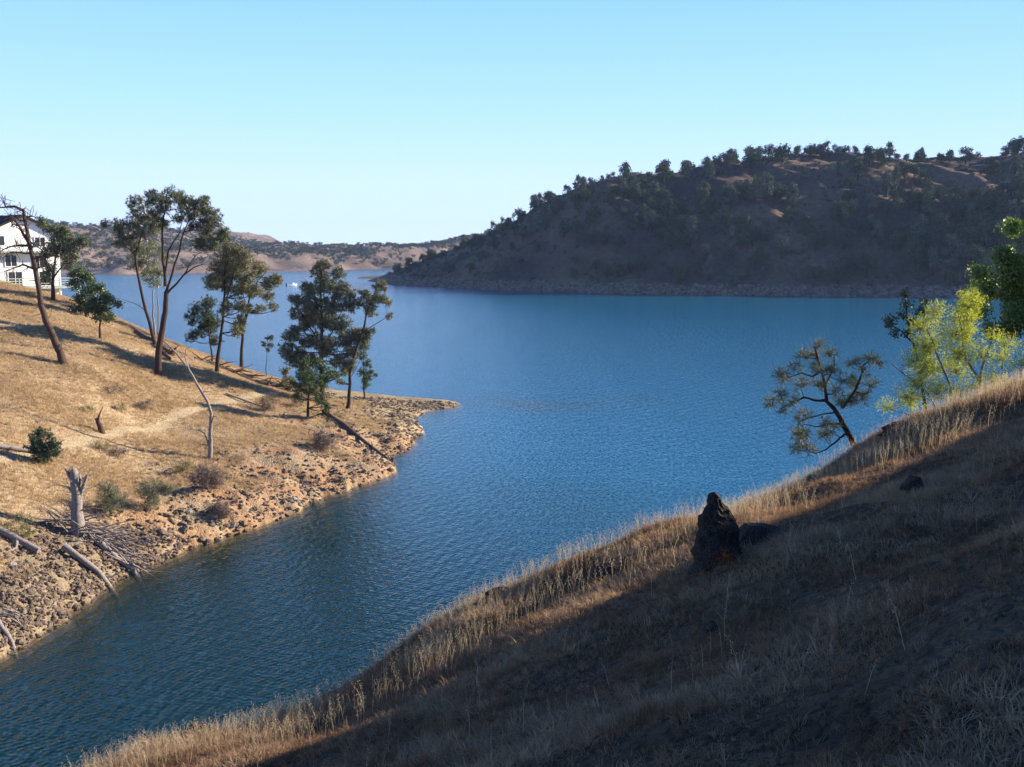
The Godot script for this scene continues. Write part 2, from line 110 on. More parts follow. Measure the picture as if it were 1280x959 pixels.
var NEAR_TREES := [
	["leaning_pine", "small crooked pine leaning out over the water from the near slope", "", "fgpine", 6.41, 19, 1,
		[[0.19, -0.38, 0, 0.085, 0.02, 0.1, 0, 0.076, -0.11, 0.32, 0, 0.066, -0.24, 0.56, 0, 0.057, -0.51, 0.89, 0, 0.048, -0.56, 1.18, 0, 0.039, -0.62, 1.46, 0, 0.029, -0.77, 1.92, 0, 0.02], [-0.52, 0.9, 0.0, 0.04, -0.73, 0.9, 0.01, 0.033, -0.94, 0.96, 0.01, 0.026, -1.16, 0.85, 0.02, 0.019, -1.36, 0.74, 0.03, 0.012], [-0.22, 0.76, 0.0, 0.045, 0.02, 1.07, 0.04, 0.037, 0.14, 1.33, 0.09, 0.028, 0.19, 1.55, 0.13, 0.02, 0.37, 1.7, 0.18, 0.012], [-0.13, 0.27, -0.0, 0.03, -0.31, 0.11, -0.0, 0.023, -0.49, -0.03, -0.01, 0.017, -0.68, -0.11, -0.01, 0.01], [-0.22, 0.46, 0.0, 0.028, -0.46, 0.45, 0.0, 0.022, -0.7, 0.4, 0.0, 0.016, -0.92, 0.45, 0.0, 0.01], [-0.62, 1.46, 0.0, 0.028, -0.79, 1.35, 0.01, 0.022, -0.99, 1.42, 0.02, 0.016, -1.29, 1.32, 0.04, 0.01], [-0.55, 1.2, -0.0, 0.025, -0.42, 1.5, -0.07, 0.018, -0.45, 1.79, -0.13, 0.01], [0.02, 1.07, 0.0, 0.02, 0.19, 1.02, 0.0, 0.015, 0.32, 1.07, 0.0, 0.01], [-0.33, 0.67, 0.0, 0.02, -0.59, 0.63, 0.03, 0.015, -0.81, 0.56, 0.05, 0.01]],
		[-1.49, 0.85, 0.13, 0.15, -1.34, 0.76, -0.18, 0.13, -1.38, 1.02, -0.09, 0.13, -1.45, 1.42, -0.18, 0.14, -1.27, 1.31, 0.14, 0.13, -1.12, 1.5, 0.09, 0.13, -0.77, 1.96, -0.21, 0.12, -0.9, 1.72, 0.22, 0.13, -0.7, 1.74, 0.21, 0.11, -0.46, 1.77, 0.07, 0.12, -0.99, 1.2, 0.05, 0.15, -0.73, 1.5, -0.15, 0.17, -0.51, 1.5, -0.22, 0.15, -0.68, 1.2, 0.01, 0.15, -0.24, 1.33, -0.2, 0.17, -0.38, 1.11, -0.14, 0.13, -0.07, 1.63, -0.12, 0.13, 0.19, 1.72, -0.21, 0.13, 0.37, 1.63, -0.02, 0.12, 0.15, 1.46, -0.03, 0.11, 0.02, 1.2, 0.15, 0.13, 0.28, 1.2, 0.01, 0.13, 0.02, 0.94, 0.06, 0.17, -0.24, 0.85, -0.0, 0.13, 0.19, 0.94, 0.07, 0.13, -0.9, 0.59, -0.02, 0.17, -1.03, 0.32, -0.1, 0.17, -0.9, 0.15, 0.22, 0.17, -0.73, -0.07, 0.22, 0.15, -0.99, -0.03, 0.15, 0.13, -0.51, 0.24, 0.09, 0.15, -0.38, 0.37, -0.08, 0.13, -0.59, 0.5, -0.12, 0.13, -1.12, 0.89, -0.09, 0.11]],
	["willow_bush", "feathery yellow-green sunlit willow bush behind the crest", "", "willow", 8.77, 19, 1,
		[[0.04, -0.59, 0, 0.05, 0.01, 0.15, 0, 0.041, -0.07, 0.44, 0, 0.033, -0.29, 0.77, 0, 0.024, -0.52, 0.96, 0, 0.015], [-0.01, 0.15, 0.0, 0.04, 0.04, 0.59, 0.08, 0.031, 0.22, 1.03, 0.16, 0.021, 0.29, 1.47, 0.23, 0.012], [-0.37, -0.59, -0.0, 0.04, -0.59, 0.29, -0.03, 0.031, -0.88, 0.88, -0.06, 0.021, -1.1, 1.33, -0.09, 0.012], [-0.52, -0.59, 0.0, 0.03, -0.96, 0.15, 0.1, 0.023, -1.33, 0.44, 0.2, 0.017, -1.58, 0.66, 0.3, 0.01], [-0.29, 0.74, -0.0, 0.025, -0.44, 1.33, -0.05, 0.018, -0.59, 1.77, -0.1, 0.01], [0.29, -0.59, 0.0, 0.03, 0.44, 0.29, 0.13, 0.023, 0.54, 0.88, 0.27, 0.017, 0.66, 1.18, 0.4, 0.01], [0.59, -0.59, 0.0, 0.03, 0.88, 0.44, 0.15, 0.02, 1.1, 1.03, 0.3, 0.01]],
		[-0.52, 1.8, -0.47, 0.21, -0.37, 1.89, -0.27, 0.18, -0.74, 1.62, 0.38, 0.21, -0.37, 1.55, -0.03, 0.24, -0.96, 1.33, 0.45, 0.24, -0.59, 1.3, -0.1, 0.27, -1.25, 1.06, -0.4, 0.21, -0.29, 1.18, 0.12, 0.24, -0.88, 0.96, 0.26, 0.27, -0.52, 0.88, -0.21, 0.27, -1.43, 0.81, -0.39, 0.18, -1.18, 0.62, -0.16, 0.24, -0.81, 0.56, 0.43, 0.27, -0.37, 0.56, 0.24, 0.27, -1.33, 0.32, -0.36, 0.21, -1.47, 0.12, -0.24, 0.18, -0.96, 0.22, -0.37, 0.24, -0.59, 0.18, -0.41, 0.24, -1.18, -0.07, 0.28, 0.21, -0.15, 0.88, -0.3, 0.18, 0.15, 1.18, 0.06, 0.15, 0.29, 0.81, -0.05, 0.18, 0.1, 0.44, -0.29, 0.18, 0.52, 1.03, 0.22, 0.18, 0.59, 0.66, -0.34, 0.21, 0.44, 0.29, 0.13, 0.15, 0.81, 0.81, -0.36, 0.21, 1.1, 0.88, -0.07, 0.29, 1.4, 0.66, -0.27, 0.32, -0.15, 0.29, -0.21, 0.15, -1.55, -0.18, 0.44, 0.15]],
	["oak_tree", "dark broadleaf tree at the right edge with sunlit leaf tips", "", "fgoak", 12.46, 24, 1,
		[[0.56, -3.16, 0, 0.16, 0.33, -1.67, 0, 0.142, 0.22, -0.56, 0, 0.123, 0.09, 0.37, 0, 0.105, 0.19, 1.3, 0, 0.087, 0.56, 2.42, 0, 0.068, 0.74, 3.53, 0, 0.05], [0.11, 0.28, -0.0, 0.07, -0.19, 0.84, -0.08, 0.056, -0.56, 1.21, -0.15, 0.043, -0.93, 1.12, -0.23, 0.029, -1.34, 1.08, -0.31, 0.015], [0.15, 1.12, 0.0, 0.07, -0.28, 1.67, 0.2, 0.052, -0.71, 2.05, 0.4, 0.033, -1.12, 2.33, 0.6, 0.015], [0.33, 1.86, -0.0, 0.06, -0.19, 2.6, -0.23, 0.037, -0.56, 3.16, -0.45, 0.015], [0.47, 2.23, -0.0, 0.05, 0.0, 3.35, -0.08, 0.033, -0.28, 3.87, -0.17, 0.015], [0.19, 0.19, 0.0, 0.07, 0.84, 0.93, 0.28, 0.045, 1.49, 1.3, 0.55, 0.02], [0.52, 2.23, 0.0, 0.06, 1.3, 2.98, 0.11, 0.04, 1.86, 3.35, 0.22, 0.02]],
		[-0.33, 3.87, -0.67, 0.26, -0.47, 3.5, 0.82, 0.26, -0.19, 3.16, -0.48, 0.41, -0.6, 3.16, -0.4, 0.22, -0.71, 2.83, 0.45, 0.22, -0.37, 2.7, -0.29, 0.37, 0.0, 2.6, -0.34, 0.45, -1.4, 2.83, -0.71, 0.22, -1.19, 2.7, -0.68, 0.26, -1.49, 2.42, 0.14, 0.22, -1.02, 2.42, -0.43, 0.33, -0.65, 2.33, 0.17, 0.37, -0.28, 2.23, -0.21, 0.41, -1.4, 2.05, -0.08, 0.26, -1.12, 1.95, 0.77, 0.33, -0.71, 1.86, -0.03, 0.37, -0.28, 1.77, 0.12, 0.41, -1.3, 1.58, 0.61, 0.3, -0.93, 1.45, -0.53, 0.33, -0.56, 1.4, -0.58, 0.33, -0.19, 1.4, 0.68, 0.37, -1.58, 1.4, 0.53, 0.19, -1.4, 1.15, -0.42, 0.19, -1.02, 1.12, -0.52, 0.22, -0.6, 1.08, 0.4, 0.19, 0.19, 1.67, 0.73, 0.56, 0.74, 2.42, -0.51, 0.65, 0.74, 1.3, 0.75, 0.65, 1.49, 2.05, 0.64, 0.65, 1.3, 3.16, 0.17, 0.65, 0.56, 3.53, -0.13, 0.56, 1.86, 1.3, -0.66, 0.56, 0.37, 4.09, -0.77, 0.45, 1.12, 4.09, 0.77, 0.52]],
	["oak_sapling", "dark sprigs of a small tree poking up left of the willow bush", "", "fgsprig", 9.01, 23, 1,
		[[0.45, -1.96, 0, 0.05, 0.27, -0.89, 0, 0.041, 0.04, 0.0, 0, 0.031, -0.14, 0.62, 0, 0.021, -0.21, 1.11, 0, 0.012], [0.04, 0.0, 0.0, 0.025, -0.27, 0.32, 0.03, 0.018, -0.62, 0.5, 0.06, 0.01], [0.09, -0.18, -0.0, 0.025, 0.21, 0.45, -0.04, 0.018, 0.21, 0.86, -0.07, 0.01]],
		[-0.2, 1.14, 0.1, 0.11, -0.16, 0.89, 0.03, 0.14, -0.27, 0.66, -0.07, 0.12, -0.61, 0.48, -0.1, 0.14, -0.5, 0.57, 0.07, 0.11, -0.43, 0.25, -0.14, 0.09, 0.21, 0.96, -0.09, 0.11, 0.18, 0.71, 0.02, 0.14, 0.0, 0.53, 0.11, 0.12, 0.14, 0.45, 0.04, 0.14, -0.09, 0.27, -0.07, 0.14]],
]
var M := {}
var near_f: Field
var bank_f: Field
var hill_f: Field
var far_f: Field
var bumps := FastNoiseLite.new()
var fine := FastNoiseLite.new()
var ridged := FastNoiseLite.new()
var taken := {}
var leaf := {}
var rocks := []


# ---------------------------------------------------------------- heights
class Field:
	var x0: float
	var d0: float
	var step: float
	var nx: int
	var nd: int
	var h := PackedFloat32Array()

	func _init(a: float, b: float, c: float, e: float, s: float) -> void:
		x0 = a; d0 = b; step = s
		nx = int((c - a) / s) + 1
		nd = int((e - b) / s) + 1
		h.resize(nx * nd)

	func at(x: float, d: float) -> float:
		var fx := clampf((x - x0) / step, 0.0, nx - 1.001)
		var fd := clampf((d - d0) / step, 0.0, nd - 1.001)
		var i := int(fx)
		var j := int(fd)
		fx -= i
		fd -= j
		var k := j * nx + i
		return lerpf(lerpf(h[k], h[k + 1], fx), lerpf(h[k + nx], h[k + nx + 1], fx), fd)

	func normal(x: float, d: float, e := 0.5) -> Vector3:
		return Vector3(at(x - e, d) - at(x + e, d), 2.0 * e, at(x, d + e) - at(x, d - e)).normalized()


class Surface3:  # a smooth surface through measured points (multiquadric)
	var px := PackedFloat32Array()
	var pd := PackedFloat32Array()
	var w := PackedFloat64Array()
	var c2: float

	func _init(pts: Array, c: float) -> void:
		c2 = c * c
		var n := pts.size() / 3
		var m := n + 3
		var a := []
		for i in n:
			px.append(pts[i * 3])
			pd.append(pts[i * 3 + 1])
		for i in n:
			var row := PackedFloat64Array()
			row.resize(m + 1)
			for j in n:
				row[j] = sqrt((px[i] - px[j]) ** 2 + (pd[i] - pd[j]) ** 2 + c2)
			row[n] = 1.0
			row[n + 1] = px[i]
			row[n + 2] = pd[i]
			row[m] = pts[i * 3 + 2]
			a.append(row)
		for k in 3:
			var row := PackedFloat64Array()
			row.resize(m + 1)
			for j in n:
				row[j] = 1.0 if k == 0 else (px[j] if k == 1 else pd[j])
			a.append(row)
		for k in m:
			var best := k
			for r in range(k + 1, m):
				if absf(a[r][k]) > absf(a[best][k]):
					best = r
			var keep = a[k]
			a[k] = a[best]
			a[best] = keep
			for r in range(k + 1, m):
				var f: float = a[r][k] / a[k][k]
				if f != 0.0:
					var ra: PackedFloat64Array = a[r]
					var ka: PackedFloat64Array = a[k]
					for q in range(k, m + 1):
						ra[q] -= f * ka[q]
					a[r] = ra
		w.resize(m)
		for k in range(m - 1, -1, -1):
			var s: float = a[k][m]
			for q in range(k + 1, m):
				s -= a[k][q] * w[q]
			w[k] = s / a[k][k]

	func at(x: float, d: float) -> float:
		var n := px.size()
		var s := w[n] + w[n + 1] * x + w[n + 2] * d
		for i in n:
			var u := x - px[i]
			var v := d - pd[i]
			s += w[i] * sqrt(u * u + v * v + c2)
		return s


const RIM := [0, .09, .7, 0, 1.5, -.1, 2.2, -.2, 2.8, -.12, 3.5, .05, 4.2, .13, 5.1, .21, 5.8, .2, 7.1, -.09, 8, -.1, 8.8, -.13, 9.5, -.07, 10.3, .1, 11.4, .08, 12.6, -.06, 16, 0]


func near_s(x: float, d: float) -> float:  # metres beyond the crest line of the near slope
	return (x + 3.8) * -.476 + (d - 8.5) * .88


func near_u(x: float, d: float) -> float:  # metres along it, to the right
	return (x + 3.8) * .88 + (d - 8.5) * .476


func near_height(x: float, d: float) -> float:
	var s := near_s(x, d)
	var u := near_u(x, d)
	var y := 16.4 + .363 * x - .195 * d
	var q := maxf(0.0, s + 1.2)
	y -= .057 * q * q if q < 6.2 else 2.19 + .707 * (q - 6.2)
	if absf(s) < 7.0 and u > -2.0 and u < 16.0:
		var r := 0.0
		for k in range(0, RIM.size() - 2, 2):
			if u >= RIM[k] and u < RIM[k + 2]:
				r = lerpf(RIM[k + 1], RIM[k + 3], (u - RIM[k]) / (RIM[k + 2] - RIM[k]))
		y += r * exp(-s * s / 9.0)
	# the hill steepens to the right of the view
	y += smoothstep(14.5, 22.0, u) * clampf(.73 * (KNOLL_EDGE - s), 0.0, KNOLL)
	var near := clampf(1.0 - (absf(s) - 20.0) / 20.0, 0.0, 1.0)
	y += near * (.16 * bumps.get_noise_2d(x * 4.0, d * 4.0) + .07 * fine.get_noise_2d(x * 3.0, d * 3.0))
	return y


# ---------------------------------------------------------------- shapes
class Shape:
	var v := PackedVector3Array()
	var n := PackedVector3Array()
	var c := PackedColorArray()

	func put(pv: PackedVector3Array, pn: PackedVector3Array, xf: Transform3D, col: Color) -> void:
		v.append_array(xf * pv)
		n.append_array(Transform3D(xf.basis.orthonormalized(), Vector3.ZERO) * pn)
		var cc := PackedColorArray()
		cc.resize(pv.size())
		cc.fill(col)
		c.append_array(cc)

	func tri(a: Vector3, b: Vector3, d: Vector3, col := Color.WHITE) -> void:
		var m := (d - a).cross(b - a).normalized()
		v.append(a); v.append(b); v.append(d)
		n.append(m); n.append(m); n.append(m)
		c.append(col); c.append(col); c.append(col)

	func quad(a: Vector3, b: Vector3, e: Vector3, f: Vector3, col := Color.WHITE) -> void:
		tri(a, b, e, col)
		tri(a, e, f, col)

	func box(lo: Vector3, hi: Vector3, xf := Transform3D.IDENTITY, col := Color.WHITE) -> void:
		var p := []
		for k in 8:
			p.append(xf * Vector3(hi.x if k & 1 else lo.x, hi.y if k & 2 else lo.y, hi.z if k & 4 else lo.z))
		quad(p[0], p[2], p[3], p[1], col)
		quad(p[5], p[7], p[6], p[4], col)
		quad(p[4], p[6], p[2], p[0], col)
		quad(p[1], p[3], p[7], p[5], col)
		quad(p[2], p[6], p[7], p[3], col)
		quad(p[4], p[0], p[1], p[5], col)

	func tube(pts: Array, radii: Array, sides: int, col: Color, rough := 0.0) -> void:
		var rings := []
		var outs := []
		var side := Vector3(0.31, 0.17, 0.93)
		for k in pts.size():
			var along: Vector3 = (pts[mini(k + 1, pts.size() - 1)] - pts[maxi(k - 1, 0)]).normalized()
			side = (side - along * side.dot(along)).normalized()
			var other := along.cross(side)
			var ring := []
			var outward := []
			for q in sides:
				var t := TAU * q / sides
				var o := side * cos(t) + other * sin(t)
				ring.append(pts[k] + o * radii[k] * (1.0 + rough * sin(q * 7.3 + k * 4.1)))
				outward.append(o)
			rings.append(ring)
			outs.append(outward)
		for k in pts.size() - 1:
			for q in sides:
				var r := (q + 1) % sides
				var a: Vector3 = rings[k][q]
				var b: Vector3 = rings[k + 1][q]
				var e: Vector3 = rings[k + 1][r]
				var f: Vector3 = rings[k][r]
				v.append(a); v.append(b); v.append(e); v.append(a); v.append(e); v.append(f)
				n.append(outs[k][q]); n.append(outs[k + 1][q]); n.append(outs[k + 1][r]); n.append(outs[k][q]); n.append(outs[k + 1][r]); n.append(outs[k][r])
				for z in 6:
					c.append(col)
		for end in [0, pts.size() - 1]:
			for q in range(1, sides - 1):
				if end == 0:
					tri(rings[end][0], rings[end][q], rings[end][q + 1], col)
				else:
					tri(rings[end][0], rings[end][q + 1], rings[end][q], col)

	func mesh() -> ArrayMesh:
		var a := []
		a.resize(Mesh.ARRAY_MAX)
		a[Mesh.ARRAY_VERTEX] = v
		a[Mesh.ARRAY_NORMAL] = n
		a[Mesh.ARRAY_COLOR] = c
		var m := ArrayMesh.new()
		m.add_surface_from_arrays(Mesh.PRIMITIVE_TRIANGLES, a)
		return m


func numbered(called: String) -> String:
	taken[called] = taken.get(called, -1) + 1
	return called if taken[called] == 0 else "%s_%03d" % [called, taken[called]]


func tag(o: Node3D, label: String, category: String, group := "", kind := "") -> Node3D:
	if label: o.set_meta("label", label)
	if category: o.set_meta("category", category)
	if group: o.set_meta("group", group)
	if kind: o.set_meta("kind", kind)
	return o


func thing(called: String, where: Vector3) -> Node3D:
	var o := Node3D.new()
	o.name = numbered(called)
	o.position = where
	add_child(o)
	return o


func solid(called: String, mesh: Mesh, mat: Material, parent: Node = self) -> MeshInstance3D:
	var o := MeshInstance3D.new()
	o.name = numbered(called) if parent == self else called
	o.mesh = mesh
	o.material_override = mat
	parent.add_child(o, true)
	return o


func strewn(called: String, mesh: Mesh, mat: Material, places: Array, tints: PackedColorArray, label: String, category: String) -> void:
	var mm := MultiMesh.new()
	mm.transform_format = MultiMesh.TRANSFORM_3D
	mm.use_colors = true
	mm.mesh = mesh
	mm.instance_count = places.size()
	for k in places.size():
		mm.set_instance_transform(k, places[k])
		mm.set_instance_color(k, tints[k])
	var o := MultiMeshInstance3D.new()
	o.name = numbered(called)
	o.multimesh = mm
	o.material_override = mat
	add_child(o)
	tag(o, label, category, "", "stuff")


func lin(r: float, g: float, b: float) -> Color:
	return Color(r, g, b).linear_to_srgb()


func noise_tex(freq: float, octaves: int, from: Color, to: Color, size := 512, as_normal := false, strength := 8.0, type := FastNoiseLite.TYPE_SIMPLEX_SMOOTH) -> NoiseTexture2D:
	var f := FastNoiseLite.new()
	f.noise_type = type
	f.frequency = freq
	f.fractal_octaves = octaves
	f.seed = int(freq * 1000.0) + octaves
	var t := NoiseTexture2D.new()
	t.width = size
	t.height = size
	t.seamless = true
	t.noise = f
	if as_normal:
		t.as_normal_map = true
		t.bump_strength = strength
	else:
		var g := Gradient.new()
		g.set_color(0, from)
		g.set_color(1, to)
		t.color_ramp = g
	return t


func matte(color: Color, rough := 0.95, spec := 0.25) -> StandardMaterial3D:
	var m := StandardMaterial3D.new()
	m.albedo_color = color
	m.roughness = rough
	m.metallic_specular = spec
	return m


func tinted(rough := 0.95, spec := 0.2, glow_through := Color.BLACK) -> StandardMaterial3D:
	var m := matte(Color.WHITE, rough, spec)
	m.vertex_color_use_as_albedo = true
	if glow_through != Color.BLACK:
		m.backlight_enabled = true
		m.backlight = glow_through
	return m


func textured(m: StandardMaterial3D, tex: Texture2D, metres: float, bump: Texture2D = null, bump_cm := 3.0) -> StandardMaterial3D:
	m.albedo_texture = tex
	m.uv1_triplanar = true
	m.uv1_world_triplanar = true
	m.uv1_scale = Vector3.ONE / metres
	if bump:
		m.heightmap_enabled = true
		m.heightmap_texture = bump
		m.heightmap_scale = bump_cm
	return m


func sheet(f: Field, tint: Callable, keep: Callable) -> ArrayMesh:
	var v := PackedVector3Array()
	var n := PackedVector3Array()
	var c := PackedColorArray()
	var idx := PackedInt32Array()
	v.resize(f.nx * f.nd); n.resize(f.nx * f.nd); c.resize(f.nx * f.nd)
	for j in f.nd:
		for i in f.nx:
			var k := j * f.nx + i
			var x := f.x0 + i * f.step
			var d := f.d0 + j * f.step
			v[k] = Vector3(x, f.h[k], -d)
			var l := f.h[k - 1 if i > 0 else k]
			var r := f.h[k + 1 if i < f.nx - 1 else k]
			var a := f.h[k - f.nx if j > 0 else k]
			var b := f.h[k + f.nx if j < f.nd - 1 else k]
			n[k] = Vector3(l - r, 2.0 * f.step, b - a).normalized()
			c[k] = tint.call(x, d, f.h[k], n[k])
	for j in f.nd - 1:
		for i in f.nx - 1:
			var k := j * f.nx + i
			if not keep.call(v[k].x, -v[k].z, maxf(maxf(v[k].y, v[k + 1].y), maxf(v[k + f.nx].y, v[k + f.nx + 1].y))):
				continue
			idx.append_array([k, k + f.nx, k + 1, k + 1, k + f.nx, k + f.nx + 1])
	var a := []
	a.resize(Mesh.ARRAY_MAX)
	a[Mesh.ARRAY_VERTEX] = v
	a[Mesh.ARRAY_NORMAL] = n
	a[Mesh.ARRAY_COLOR] = c
	a[Mesh.ARRAY_INDEX] = idx
	var m := ArrayMesh.new()
	m.add_surface_from_arrays(Mesh.PRIMITIVE_TRIANGLES, a)
	return m


func along(y: Vector3, turn := 0.0, size := Vector3.ONE) -> Basis:
	y = y.normalized()
	var x := y.cross(Vector3(0.3, 0.2, 0.9) if absf(y.z) < .9 else Vector3.RIGHT).normalized()
	return Basis(x, y, x.cross(y)).rotated(y, turn) * Basis.from_scale(size)


func rand_dir(r: RandomNumberGenerator) -> Vector3:
	var y := r.randf_range(-1.0, 1.0)
	var a := r.randf() * TAU
	var q := sqrt(1.0 - y * y)
	return Vector3(q * cos(a), y, q * sin(a))


func make_leaves() -> void:
	var r := RandomNumberGenerator.new()
	r.seed = 77
	for kind in ["needle", "long_needle", "leaf", "sprig", "twig", "mass"]:
		leaf[kind] = []
		for variant in 4:
			var s := Shape.new()
			match kind:
				"needle":  # a brush of long needles about +y
					for k in 13:
						var dir := (Vector3.UP * .55 + rand_dir(r)).normalized()
						var side := dir.cross(rand_dir(r)).normalized() * .06
						var b := rand_dir(r) * .15
						s.tri(b - side, b + side, b + dir * r.randf_range(.7, 1.0))
				"long_needle":
					for k in 16:
						var dir := (Vector3.UP * .7 + rand_dir(r)).normalized()
						var side := dir.cross(rand_dir(r)).normalized() * .02
						var b := rand_dir(r) * .12
						s.tri(b - side, b + side, b + dir * r.randf_range(.7, 1.0))
				"leaf":  # a handful of small oak leaves
					for k in 9:
						var p := rand_dir(r) * r.randf_range(.2, .95)
						var dir := rand_dir(r)
						var side := dir.cross(rand_dir(r)).normalized() * .15
						s.quad(p, p + dir * .25 - side, p + dir * .55, p + dir * .25 + side)
				"sprig":  # a thin shoot with narrow leaves
					for k in 12:
						var t := k / 12.0
						var p := Vector3(.12 * sin(t * 4.0), t * 1.3 - .3, .1 * cos(t * 3.0))
						var dir := (Vector3.UP * .5 + rand_dir(r) * Vector3(1, .4, 1)).normalized()
						var side := dir.cross(rand_dir(r)).normalized() * .035
						s.quad(p, p + dir * .2 - side, p + dir * .42, p + dir * .2 + side)
				"twig":
					for k in 11:
						var dir := (Vector3.UP * .6 + rand_dir(r)).normalized()
						var side := dir.cross(rand_dir(r)).normalized() * .03
						var b := rand_dir(r) * .3
						s.tri(b - side, b + side, b + dir * r.randf_range(.6, 1.1))
				"mass":  # a leafy lump of a far crown
					for k in 14:
						var p := rand_dir(r) * r.randf_range(.25, .9)
						var dir := rand_dir(r)
						var side := dir.cross(rand_dir(r)).normalized() * r.randf_range(.14, .26)
						s.quad(p - dir * .2, p - side, p + dir * .3, p + side)
			leaf[kind].append(s)


# kind: leaf, tuft size, tufts per square metre of clump, linear leaf colour, bark, twig radius
var KINDS := {
	"pine": ["needle", .38, 105.0, Color(.165, .17, .095), "bark", .02],
	"olive": ["needle", .4, 100.0, Color(.22, .21, .105), "bark", .02],
	"dense": ["needle", .42, 95.0, Color(.17, .175, .11), "bark", .02],
	"dark": ["needle", .36, 90.0, Color(.08, .105, .06), "bark", .02],
	"green": ["needle", .36, 98.0, Color(.11, .15, .06), "bark", .02],
	"grey": ["leaf", .42, 36.0, Color(.2, .2, .125), "pale", .02],
	"oak": ["leaf", .42, 80.0, Color(.115, .13, .075), "bark", .02],
	"oakgreen": ["leaf", .45, 75.0, Color(.09, .125, .06), "bark", .02],
	"juniper": ["needle", .3, 75.0, Color(.05, .085, .05), "bark", .015],
	"bare": ["twig", .3, 0.0, Color(.1, .08, .06), "deadwood", .02],
	"barepale": ["twig", .3, 0.0, Color(.1, .08, .06), "driftwood", .02],
	"greybrush": ["twig", .38, 90.0, Color(.17, .135, .12), "pale", .01],
	"sage": ["twig", .38, 90.0, Color(.16, .17, .11), "pale", .01],
	"lowgreen": ["twig", .34, 70.0, Color(.13, .14, .06), "pale", .01],
	"fgpine": ["long_needle", .2, 420.0, Color(.24, .235, .14), "bark", .006],
	"willow": ["sprig", .15, 1000.0, Color(.42, .42, .1), "pale", .004],
	"fgoak": ["leaf", .15, 520.0, Color(.22, .26, .075), "bark", .006],
	"fgsprig": ["leaf", .13, 420.0, Color(.14, .145, .1), "bark", .005],
}


